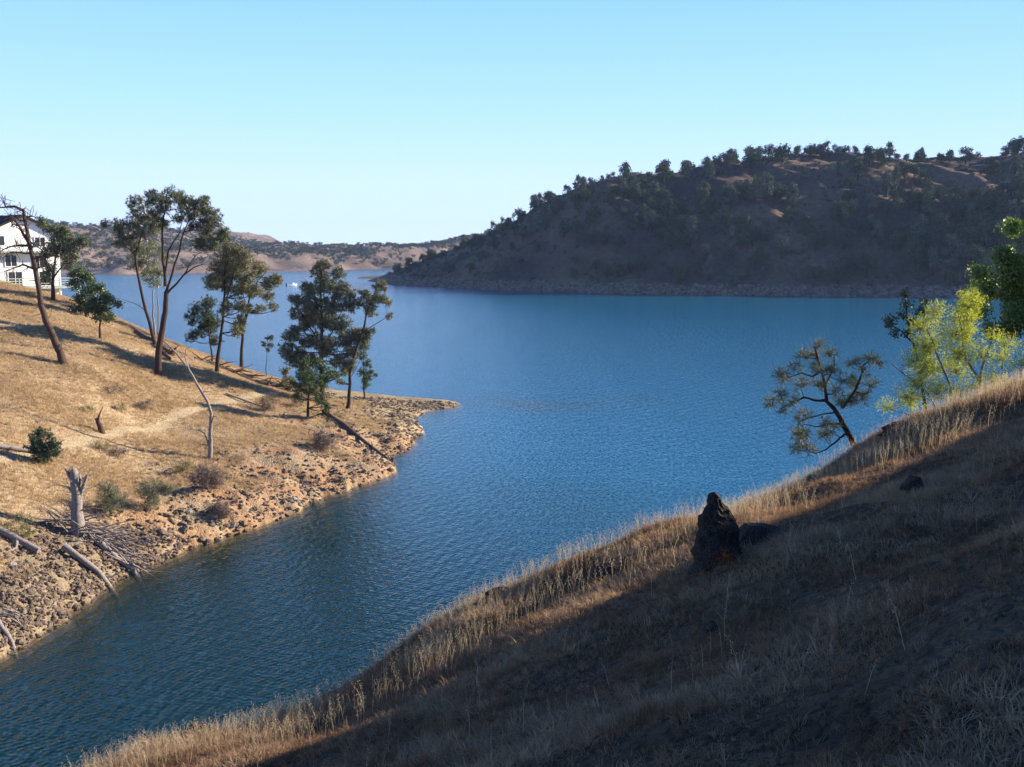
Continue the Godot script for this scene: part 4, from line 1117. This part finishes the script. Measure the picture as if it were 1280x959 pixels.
# ---------------------------------------------------------------- house
func house() -> void:
	# x, y, z here are relative to the foot of the gable wall, under its peak; the gable looks to the front right
	var base := Vector3(-59.6, 13.5, -126.0)
	var root := thing("house", base)
	root.rotation.y = deg_to_rad(48.0)
	tag(root, "white two-storey house with dark roof and deck at the top of the left bank", "house")
	var peak := 9.3
	var pitch := .47
	var wl := -5.8
	var wr := 4.4
	var s := Shape.new()
	s.box(Vector3(wl, -3.5, -12), Vector3(wr, peak - pitch * 5.8 - .15, 0))
	s.tri(Vector3(wl, peak - pitch * 5.8 - .15, 0), Vector3(0, peak - .2, 0), Vector3(wr, peak - pitch * 4.4 - .2, 0))
	s.tri(Vector3(wl, peak - pitch * 5.8 - .15, 0), Vector3(wr, peak - pitch * 4.4 - .2, 0), Vector3(wr, peak - pitch * 5.8 - .15, 0))
	s.quad(Vector3(wr, peak - pitch * 5.8 - .15, -12), Vector3(wr, peak - pitch * 4.4 - .2, -12), Vector3(wr, peak - pitch * 4.4 - .2, 0), Vector3(wr, peak - pitch * 5.8 - .15, 0))
	solid("wall", s.mesh(), M.white_paint, root)
	var plane := func(a: Vector3, b: Vector3, c: Vector3, d: Vector3) -> void:
		var q := Shape.new()
		var t := Vector3(0, -.24, 0)
		q.quad(a, b, c, d)
		q.quad(d + t, c + t, b + t, a + t)
		q.quad(a, a + t, b + t, b)
		q.quad(b, b + t, c + t, c)
		q.quad(c, c + t, d + t, d)
		q.quad(d, d + t, a + t, a)
		solid("roof", q.mesh(), M.roof, root)
	plane.call(Vector3(-6.6, peak - pitch * 6.6, .6), Vector3(-6.6, peak - pitch * 6.6, -12.6), Vector3(0, peak, -12.6), Vector3(0, peak, .6))
	plane.call(Vector3(.003, peak, .6), Vector3(.003, peak, -12.6), Vector3(6.6, peak - pitch * 6.6, -12.6), Vector3(6.6, peak - pitch * 6.6, .6))
	for w in [[-3.0, 6.1, 1.5, 1.1], [-1.6, 3.7, 1.3, 1.3], [1.8, 3.6, 1.6, 1.4], [2.0, 6.0, 1.2, 1.1], [-4.3, 3.6, 1.0, 1.3], [-1.2, 1.5, 1.6, 1.7], [2.4, 1.5, 1.4, 1.7]]:
		var f := Shape.new()
		var x: float = w[0]
		var y: float = w[1]
		for e in [[-w[2] / 2 - .1, -w[3] / 2 - .1, w[2] / 2 + .1, -w[3] / 2], [-w[2] / 2 - .1, w[3] / 2, w[2] / 2 + .1, w[3] / 2 + .1], [-w[2] / 2 - .1, -w[3] / 2, -w[2] / 2, w[3] / 2], [w[2] / 2, -w[3] / 2, w[2] / 2 + .1, w[3] / 2], [-.03, -w[3] / 2, .03, w[3] / 2]]:
			f.box(Vector3(x + e[0], y + e[1], .003), Vector3(x + e[2], y + e[3], .09))
		var win := solid("window", f.mesh(), M.white_paint, root)
		for side in [-1, 1]:
			var g := Shape.new()
			g.box(Vector3(x + (-w[2] / 2 if side < 0 else .03), y - w[3] / 2, .004), Vector3(x + (-.03 if side < 0 else w[2] / 2), y + w[3] / 2, .03))
			solid("pane", g.mesh(), M.glass, win)
	# deck
	var dk := Shape.new()
	dk.box(Vector3(-7, .35, .02), Vector3(5.4, .6, 3.2))
	solid("deck", dk.mesh(), M.trim, root)
	for x in [-6.8, -4.4, -2.0, .4, 2.8, 5.2]:
		var p := Shape.new()
		p.box(Vector3(x - .1, -3.4, 2.9), Vector3(x + .1, .35, 3.1))
		solid("deck_post", p.mesh(), M.trim, root)
		var q := Shape.new()
		q.box(Vector3(x - .06, .6, 3.0), Vector3(x + .06, 1.6, 3.12))
		solid("rail_post", q.mesh(), M.trim, root)
	for y in [.95, 1.25, 1.55]:
		var q := Shape.new()
		q.box(Vector3(-7, y, 3.02), Vector3(5.4, y + .1, 3.09))
		solid("rail", q.mesh(), M.trim, root)
	var bl := Shape.new()
	bl.box(Vector3(-5.8, 4.7, .02), Vector3(4.4, 4.9, 1.4))
	solid("balcony", bl.mesh(), M.trim, root)


# ---------------------------------------------------------------- logs and driftwood
func on_bank(x: float, d: float, up: float) -> Vector3:
	return Vector3(x, bank_f.at(x, d) + up, -d)


func timber(called: String, label: String, pts: Array, r0: float, r1: float, mat: String, branches: int, r: RandomNumberGenerator) -> Node3D:
	var root := thing(called, pts[0])
	var s := Shape.new()
	var loc := []
	var radii := []
	for k in pts.size():
		loc.append(pts[k] - pts[0])
		radii.append(lerpf(r0, r1, k / (pts.size() - 1.0)) * r.randf_range(.92, 1.08))
	s.tube(loc, radii, 8, Color.WHITE, .08)
	solid("stem", s.mesh(), M[mat], root)
	for k in branches:
		var b := Shape.new()
		var t := r.randf_range(.35, 1.0) * (loc.size() - 1)
		var i := mini(int(t), loc.size() - 2)
		var p: Vector3 = loc[i].lerp(loc[i + 1], t - i)
		var dir: Vector3 = ((loc[i + 1] - loc[i]).normalized() + rand_dir(r) * .9 + Vector3(0, .1, 0)).normalized()
		var l := r.randf_range(.5, 1.6)
		b.tube([p, p + dir * l * .5, p + (dir + rand_dir(r) * .4).normalized() * l], [r1 * .8, r1 * .5, .012], 5, Color.WHITE)
		solid("branch", b.mesh(), M[mat], root)
	tag(root, label, "stump" if called == "tree_stump" else "log")
	return root


func laid(x0: float, d0: float, x1: float, d1: float, up0: float, up1: float, n := 5) -> Array:
	var a := on_bank(x0, d0, up0)
	var b := on_bank(x1, d1, up1)
	var out := []
	for k in n:
		var t := k / (n - 1.0)
		var p := a.lerp(b, t)
		p.y = maxf(p.y, bank_f.at(p.x, -p.z) + lerpf(up0, up1, t) * .6)
		out.append(p)
	return out


func logs() -> void:
	var r := RandomNumberGenerator.new()
	r.seed = 31
	timber("fallen_log", "grey log lying downslope at the left edge above the rubble", laid(-28.2, 53.6, -25.3, 53.2, .2, .25), .2, .17, "driftwood", 1, r)
	timber("fallen_log", "pale forked log sliding into the water below the snag", laid(-24.5, 54.4, -20.7, 54.0, .45, .25), .2, .13, "driftwood", 4, r)
	timber("fallen_log", "smooth pale log reaching the water right of the forked log", laid(-23.4, 56.5, -19.7, 56.4, .4, .25), .17, .12, "driftwood", 0, r)
	timber("fallen_log", "short grey log at the waterline in the lower left corner", laid(-23.9, 45.8, -22.7, 45.0, .2, .15), .14, .1, "driftwood", 1, r)
	timber("fallen_log", "thin dark pole leaning on the brush pile beside the snag", laid(-26.0, 59.0, -24.3, 57.0, .15, .3), .09, .06, "old_log", 0, r)
	timber("fallen_tree", "fallen tree lying down the bank with its roots below the bright green young pine", laid(-18.2, 98.0, -10.6, 86.4, .3, .15, 7), .26, .1, "old_log", 7, r)
	timber("fallen_log", "thick log across the ridge left of the tallest pine", laid(-43.0, 117.0, -35.2, 105.5, .2, .25), .38, .3, "old_log", 2, r)
	timber("fallen_log", "second log lying just below the thick ridge log", laid(-41.0, 113.0, -34.6, 103.0, .15, .2), .24, .17, "old_log", 2, r)
	timber("fallen_log", "log on the ridge between the tallest pine and the olive pine", laid(-34.5, 110.5, -30.0, 113.0, .2, .2), .3, .2, "old_log", 3, r)
	timber("fallen_log", "dark log on the ridge right of the olive pine", laid(-29.6, 110.0, -25.6, 107.0, .15, .2), .25, .18, "old_log", 3, r)
	timber("fallen_log", "weathered log nearest the point among the ridge driftwood", laid(-26.5, 112.0, -22.6, 107.5, .15, .15), .22, .15, "old_log", 3, r)
	timber("fallen_log", "grey log lying beside the trail at the left edge", laid(-33.2, 63.8, -30.8, 66.2, .15, .15), .17, .13, "driftwood", 0, r)
	timber("fallen_log", "thin fallen pole on the slope at the end of the trail", laid(-27.5, 97.5, -23.5, 97.0, .1, .1), .1, .05, "pale", 2, r)
	timber("tree_stump", "small charred leaning stump above the trail", [on_bank(-30.3, 74.6, -.1), on_bank(-30.4, 74.6, .4), on_bank(-30.65, 74.6, .95)], .26, .14, "deadwood", 1, r)
	# tangles of thin driftwood
	for t in [["brush_pile", "tangle of bleached driftwood branches at the foot of the snag", -23.4, 56.8, 85, 3.3, Vector3(3.4, -1.1, -.9)], ["brush_pile", "dark driftwood tangle on the ridge behind the olive pine", -31.5, 111.0, 40, 3.4, Vector3(3, -.6, -1.6)], ["brush_pile", "dark driftwood tangle at the foot of the large dense pine", -24.5, 108.5, 46, 3.6, Vector3(3, -.5, -1.2)], ["brush_pile", "small heap of bleached twigs at the waterline in the lower left corner", -24.3, 46.2, 26, 1.2, Vector3(1.2, -.5, -.3)]]:
		var o := on_bank(t[2], t[3], 0.0)
		var root := thing(t[0], o)
		tag(root, t[1], "driftwood")
		for k in t[4]:
			var s := Shape.new()
			var x: float = t[2] + r.randf_range(-1, 1) * t[5] * .75
			var d: float = t[3] + r.randf_range(-.8, 1.2) * (1.0 if t[4] > 30 else .6)
			var p := on_bank(x, d, r.randf_range(.05, .5)) - o
			var dir: Vector3 = (t[6].normalized() * (1.0 if k % 3 else -.8) + rand_dir(r) * .45).normalized()
			var l: float = r.randf_range(.7, 1.0) * t[5] * .75
			var mid := p + dir * l * .5 + Vector3(0, l * .07, 0)
			var tip := p + (dir + rand_dir(r) * .15).normalized() * l
			mid.y = maxf(mid.y, bank_f.at(o.x + mid.x, -o.z - mid.z) - o.y + .06)
			tip.y = maxf(tip.y, bank_f.at(o.x + tip.x, -o.z - tip.z) - o.y + .04)
			s.tube([p, mid, tip], [r.randf_range(.035, .07) * (1.0 if t[3] < 60.0 else 1.7), .035 if t[3] < 60.0 else .06, .014], 4, Color.WHITE)
			solid("branch", s.mesh(), M.driftwood if t[3] < 60.0 else M.old_log, root)


# ---------------------------------------------------------------- stones
func stones() -> void:
	var r := RandomNumberGenerator.new()
	r.seed = 53
	var near_rock := func(label: String, x: float, d: float, size: Vector3, lift: float, tilt: float, which: int, mat := "dark_rock") -> Node3D:
		var o := solid("rock", rocks[which], M[mat])
		o.position = Vector3(x, near_f.at(x, d) + lift, -d)
		o.rotation = Vector3(tilt * .5, which * 1.3, tilt)
		o.scale = size
		tag(o, label, "rock")
		return o
	standing_rock()
	near_rock.call("broad dark boulder standing in for a shaded overhang right of the pointed standing rock", 2.12, 8.45, Vector3(.27, .2, .24), -.06, .1, 3)  # added boulder; its dark bulk replaces the shade under a grassy overhang
	near_rock.call("rock on the grassy crest near the lower left corner", -2.95, 9.0, Vector3(.14, .17, .13), .03, .2, 1)
	near_rock.call("larger of the two dark rocks in the sunlit grass at the centre of the crest", -.12, 10.6, Vector3(.2, .12, .16), .02, .15, 0)
	near_rock.call("smaller dark rock just left of the larger one in the sunlit grass", -.32, 10.2, Vector3(.13, .13, .12), .05, .1, 2)
	near_rock.call("dark rock breaking the crest line at its lower middle", -1.15, 10.55, Vector3(.15, .13, .14), -.02, .2, 4)
	near_rock.call("flat dark rock at the edge of the shade left of the standing rock", .95, 9.4, Vector3(.2, .09, .14), .04, .1, 5)
	near_rock.call("small jagged rock on the crest left of the standing rock", 2.05, 12.0, Vector3(.15, .18, .13), .05, .3, 3)
	near_rock.call("round stone alone in the shaded slope below the leaning pine", 3.38, 8.46, Vector3(.1, .12, .1), .08, .1, 1)
	near_rock.call("low rock at the foot of the leaning pine", 4.0, 12.9, Vector3(.22, .18, .2), .03, .2, 2)
	near_rock.call("flat rock on the crest right of the leaning pine", 5.05, 13.1, Vector3(.28, .14, .2), .03, .2, 0)
	near_rock.call("pale flat stone half hidden in the shaded grass below the standing rock", 1.3, 6.4, Vector3(.08, .06, .07), -.01, .1, 1)
	# the left bank's waterline
	var stone_tint := func() -> Color:
		var t := r.randf_range(.5, 1.35)
		return Color(.37 * t, .28 * t * r.randf_range(.92, 1.05), .22 * t * r.randf_range(.85, 1.1))
	var made := 0
	var shades := []
	for k in 5:
		var m := textured(matte(lin(.46 - .045 * k, .355 - .034 * k, .25 - .018 * k), .9), M.rock.albedo_texture, 1.3, M.rock.heightmap_texture, 5.0)
		shades.append(m)
	shades.append(textured(matte(lin(.55, .5, .44), .9), M.rock.albedo_texture, 1.3, M.rock.heightmap_texture, 5.0))
	while made < 170:
		var d := r.randf_range(43, 121)
		if r.randf() < .8:
			d = r.randf_range(43, 66)
		var x := r.randf_range(-32, -4)
		var h := bank_f.at(x, d)
		if h < -.1 or h > 2.4 or r.randf() > 1.1 - h * .38 or absf(x) > d * .53:
			continue
		var size := r.randf_range(.16, .34) * (1.0 + .35 * float(r.randf() < .12)) * (.7 + .3 * smoothstep(45.0, 90.0, d))
		var o := solid("rock", rocks[r.randi() % 6], shades[5 if r.randf() < .07 else r.randi() % 5])
		o.position = Vector3(x, h + size * .15, -d)
		o.rotation = Vector3(r.randf_range(-.5, .5), r.randf() * TAU, r.randf_range(-.5, .5))
		o.scale = Vector3(size * r.randf_range(.8, 1.4), size * r.randf_range(.6, 1.0), size)
		var zone := "in the rubble of the lower left corner" if d < 58.0 else ("on the orange bank along the cove" if d < 84.0 else "along the waterline of the point")
		tag(o, "weathered brown rock " + zone, "rock", "rocks " + zone)
		made += 1
	var places := []
	var tints := PackedColorArray()
	while places.size() < 6500:
		var d := r.randf_range(42, 122)
		if r.randf() < .5:
			d = r.randf_range(42, 62)
		var x := r.randf_range(-36, -4)
		var h := bank_f.at(x, d)
		if h < -.15 or h > 3.0 or absf(x) > d * .56 or r.randf() > 1.15 - h * .36 + .8 * fine.get_noise_2d(x * .8, d * .8):
			continue
		var size := r.randf_range(.04, .15)
		places.append(Transform3D(Basis.from_euler(Vector3(r.randf_range(-.6, .6), r.randf() * TAU, r.randf_range(-.6, .6))) * Basis.from_scale(Vector3(size * 1.2, size * .8, size)), Vector3(x, h + size * .2, -d)))
		tints.append(stone_tint.call())
	strewn("rubble", rocks[1], M.rock, places, tints, "loose brown rubble strewn over the bare lower bank", "rubble")
	places = []
	tints = PackedColorArray()
	while places.size() < 3500:
		var x := r.randf_range(-80, 240)
		var d := r.randf_range(415, 650)
		var h := hill_f.at(x, d)
		if h < -.3 or h > 4.5 or x > d * .55:
			continue
		var size := r.randf_range(.25, .9)
		places.append(Transform3D(Basis.from_euler(Vector3(r.randf(), r.randf() * TAU, 0)) * Basis.from_scale(Vector3(size * 1.3, size * .8, size)), Vector3(x, h, -d)))
		tints.append(stone_tint.call())
	strewn("shore_rubble", rocks[3], M.rock, places, tints, "band of bare stones along the big hill's waterline", "rubble")


func standing_rock() -> void:
	# a pointed upright slab, about 0.9 m tall
	var f := FastNoiseLite.new()
	f.seed = 8
	f.frequency = 1.6
	const SIDES := 22
	var outline := [[-.3, .26, .2], [0.0, .25, .2], [.2, .245, .19], [.38, .225, .17], [.52, .18, .15], [.62, .12, .11], [.7, .075, .075], [.78, .055, .055], [.82, .03, .03]]
	var rows := []
	for k in outline.size() - 1:
		for q in 3:
			var t := q / 3.0
			rows.append([lerpf(outline[k][0], outline[k + 1][0], t), lerpf(outline[k][1], outline[k + 1][1], t), lerpf(outline[k][2], outline[k + 1][2], t)])
	rows.append(outline[-1])
	var s := Shape.new()
	var rings := []
	for k in rows.size():
		var ring := []
		for q in SIDES:
			var t := TAU * q / SIDES
			var p := Vector3(cos(t) * rows[k][1], rows[k][0], sin(t) * rows[k][2])
			var crack := absf(f.get_noise_3dv(p * Vector3(5.0, 2.2, 5.0) + Vector3(3, 1, 7)))
			p *= Vector3.ONE + (.34 * f.get_noise_3dv(p * 2.2) - .22 * smoothstep(.12, .0, crack) + .12 * f.get_noise_3dv(p * 9.0)) * Vector3(1, .15, 1)
			p.x += .03 * sin(rows[k][0] * 5.0) - .03
			ring.append(p)
		rings.append(ring)
	for k in rows.size() - 1:
		for q in SIDES:
			var z := (q + 1) % SIDES
			s.quad(rings[k][q], rings[k][z], rings[k + 1][z], rings[k + 1][q])
	for q in range(1, SIDES - 1):
		s.tri(rings[-1][0], rings[-1][q], rings[-1][q + 1])
	var root := thing("standing_rock", Vector3(1.66, near_f.at(1.65, 8.05) - .04, -8.05))
	root.scale = Vector3.ONE * .8
	tag(root, "pointed dark standing rock with an orange lichen patch on the near slope", "rock")
	solid("stone", s.mesh(), M.dark_rock, root)
	# orange lichen: a crust of small scales low on its face
	var r := RandomNumberGenerator.new()
	r.seed = 3
	var l := Shape.new()
	for k in 150:
		var x := r.randfn(.045, .035)
		var y := r.randfn(.17, .05)
		var hit := Vector3.ZERO
		var best := -1.0
		for t in range(0, s.v.size(), 3):
			var h = Geometry3D.ray_intersects_triangle(Vector3(x, y, 2.0), Vector3(0, 0, -1), s.v[t], s.v[t + 1], s.v[t + 2])
			if h != null and h.z > best:
				best = h.z
				hit = h
		if best < 0.0:
			continue
		var size := r.randf_range(.006, .014)
		var c := hit + Vector3(0, 0, .004)
		var pts := []
		for q in 6:
			pts.append(c + Vector3(cos(q * 1.047) * size * r.randf_range(.7, 1.2), sin(q * 1.047) * size * r.randf_range(.7, 1.2), 0))
		for q in 6:
			l.tri(c + Vector3(0, 0, .003), pts[(q + 1) % 6], pts[q])
	solid("lichen", l.mesh(), matte(lin(.26, .075, .02)), root)


func boat() -> void:
	var root := thing("motor_boat", Vector3(-127.5, 0, -595))
	root.rotation.y = deg_to_rad(42.0)
	root.scale = Vector3.ONE * 1.25
	tag(root, "small white motor boat far out on the lake", "boat")
	var s := Shape.new()
	var rows := [[-2.6, .95, .1], [-1.0, 1.05, .0], [.8, .95, -.02], [2.0, .55, .1], [2.8, .04, .35]]
	for k in rows.size() - 1:
		var a: Array = rows[k]
		var b: Array = rows[k + 1]
		for side in [-1, 1]:
			var p := [Vector3(a[0], .75 + a[2] * .3, a[1] * side), Vector3(b[0], .75 + b[2] * .3, b[1] * side), Vector3(b[0], -.3 + b[2], b[1] * side * .5), Vector3(a[0], -.3 + a[2], a[1] * side * .5)]
			s.quad(p[0], p[1], p[2], p[3])
			s.quad(Vector3(a[0], .75 + a[2] * .3, a[1] * side), Vector3(b[0], .75 + b[2] * .3, b[1] * side), Vector3(b[0], .6, 0), Vector3(a[0], .6, 0))
	s.quad(Vector3(-2.6, .75, -.95), Vector3(-2.6, .75, .95), Vector3(-2.6, -.25, .5), Vector3(-2.6, -.25, -.5))
	solid("hull", s.mesh(), M.white_paint, root)
	var c := Shape.new()
	c.box(Vector3(.2, .6, -.8), Vector3(.9, 1.35, .8))
	solid("windshield", c.mesh(), M.white_paint, root)
	var m := Shape.new()
	m.box(Vector3(-3.0, .1, -.25), Vector3(-2.6, 1.15, .25))
	solid("outboard_motor", m.mesh(), M.roof, root)


# ---------------------------------------------------------------- grass
func tuft(r: RandomNumberGenerator, blades: int, width: float, lean: float, spread: float) -> ArrayMesh:
	var s := Shape.new()
	for k in blades:
		var a := r.randf() * TAU
		var out := Vector3(cos(a), 0, sin(a))
		var b := out * r.randf() * spread
		var h := r.randf_range(.45, 1.0)
		var l := lean * r.randf_range(.3, 1.2)
		var side := Vector3(-out.z, 0, out.x).rotated(Vector3.UP, r.randf_range(-.9, .9)) * width * .5
		var m := b + out * l * .35 * h + Vector3(0, h * .62, 0)
		var t := b + out * l * h + Vector3(0, h * (1.0 - .25 * l), 0)
		s.tri(b - side, b + side, m + side * .8)
		s.tri(b - side, m + side * .8, m - side * .8)
		s.tri(m - side * .8, m + side * .8, t)
	return s.mesh()


func oat(r: RandomNumberGenerator) -> ArrayMesh:
	var s := Shape.new()
	var top := Vector3(.12, .95, .05)
	var w := Vector3(.0035, 0, .002)
	var w2 := Vector3(.002, 0, -.0035)
	for q in [w, w2]:
		s.tri(-q, q, Vector3(.03, .55, 0) + q)
		s.tri(-q, Vector3(.03, .55, 0) + q, Vector3(.03, .55, 0) - q)
		s.tri(Vector3(.03, .55, 0) - q, Vector3(.03, .55, 0) + q, top)
	for k in 11:
		var t := .5 + k * .045
		var p := Vector3(.03, .55, 0).lerp(top, (t - .5) / .5) + rand_dir(r) * Vector3(.05, .01, .05)
		var dir := Vector3(rand_dir(r).x * .5, -.6, rand_dir(r).z * .5).normalized()
		var side := dir.cross(rand_dir(r)).normalized() * .007
		var l := r.randf_range(.03, .05)
		s.quad(p, p + dir * l * .4 - side, p + dir * l, p + dir * l * .4 + side)
	return s.mesh()


func grasses() -> void:
	var r := RandomNumberGenerator.new()
	r.seed = 91
	# near slope
	for v in 3:
		var mesh := tuft(r, 13, .04, [.7, 1.3, 2.2][v], .4)
		var places := []
		var tints := PackedColorArray()
		var want: int = [44000, 54000, 54000][v]
		while places.size() < want:
			var x := r.randf_range(-9, 17)
			var d := r.randf_range(.8, 21)
			var s := near_s(x, d)
			var wide := absf(x) > d * .56 + 1.2
			if s > 4.0 or (wide and r.randf() > .12) or (s < -9.0 and r.randf() > .5):
				continue
			var patch := bumps.get_noise_2d(x * 6.0, d * 6.0)
			if r.randf() > .95 + 1.0 * patch + .35 * smoothstep(-3.0, 0.0, s):
				continue
			var tall := r.randf_range(.045, .12) * (1.0 + .35 * smoothstep(-2.5, 0.0, s)) * (.8 + .7 * clampf(patch, -.4, .5))
			if v == 2:
				tall *= .75
			var n := near_f.normal(x, d)
			var up := (Vector3.UP + n * .5 + rand_dir(r) * .6).normalized()
			places.append(Transform3D(along(up, r.randf() * TAU, Vector3(tall * r.randf_range(.8, 1.3), tall, tall * r.randf_range(.8, 1.3))), Vector3(x, near_f.at(x, d) - .01, -d)))
			var t := r.randf_range(.42, 1.12)
			var g := clampf(.5 + 1.2 * bumps.get_noise_2d(x * 11.0 + 9.0, d * 11.0), 0.0, 1.0)
			var straw := Color(lerpf(.3, .47, g), lerpf(.175, .305, g), lerpf(.1, .185, g)).lerp(Color(.64, .47, .31), .5 * smoothstep(.1, .45, patch + .25 * r.randf()))  # patches of paler straw
			tints.append(Color(straw.r * t, straw.g * t, straw.b * t))
		strewn("dry_grass", mesh, M.grass, places, tints, "dry brown grass covering the near slope", "grass")
	for v in 2:
		var mesh := oat(r)
		var places := []
		var tints := PackedColorArray()
		while places.size() < 5500:
			var x := r.randf_range(-8, 14)
			var d := r.randf_range(3, 19)
			var s := near_s(x, d)
			if s > 2.5 or s < -8.0 or absf(x) > d * .56 + 1.0 or r.randf() > (.02 + .98 * smoothstep(-2.6, -.6, s)) * (.55 + 1.4 * bumps.get_noise_2d(x * 7.0 + 33.0, d * 7.0)):
				continue
			var tall := r.randf_range(.14, .32)
			places.append(Transform3D(along((Vector3.UP + rand_dir(r) * .22).normalized(), r.randf() * TAU, Vector3.ONE * tall), Vector3(x, near_f.at(x, d) - .01, -d)))
			var t := r.randf_range(.8, 1.2)
			tints.append(Color(.6 * t, .5 * t, .35 * t))
		strewn("wild_oat", mesh, M.grass, places, tints, "pale seeding wild oat stalks along the crest of the near slope", "grass")
	# left bank
	for v in 2:
		var mesh := tuft(r, 12, .05, [.6, 1.1][v], .3)
		var places := []
		var tints := PackedColorArray()
		while places.size() < 26000:
			var d := r.randf_range(44, 128)
			var x := r.randf_range(-75, -6)
			if absf(x) > d * .56:
				continue
			var h := bank_f.at(x, d)
			var a := bumps.get_noise_2d(x * 1.3, d * 1.3)
			var b := fine.get_noise_2d(x * .7 + 20.0, d * .7)
			if h < 1.2 or r.randf() > smoothstep(1.6, 3.2, h + a * 1.6 + b * .8 + (.8 if d > 100.0 else 0.0)) or polyline_distance(x, d, TRAIL) < .5 + b * .3:
				continue
			if r.randf() > .75 + a * .8:
				continue
			var tall := r.randf_range(.16, .4)
			places.append(Transform3D(along((Vector3.UP + bank_f.normal(x, d) * .4 + rand_dir(r) * .2).normalized(), r.randf() * TAU, Vector3(tall * 1.2, tall, tall * 1.2)), Vector3(x, h - .02, -d)))
			var t := r.randf_range(.7, 1.2)
			var g := clampf(.5 + a * 1.2 + b * .5, 0.0, 1.0)
			tints.append(Color(lerpf(.6, .5, g) * t, lerpf(.455, .37, g) * t, lerpf(.29, .225, g) * t))
		strewn("bank_grass", mesh, M.grass, places, tints, "short golden dry grass covering the left bank", "grass")
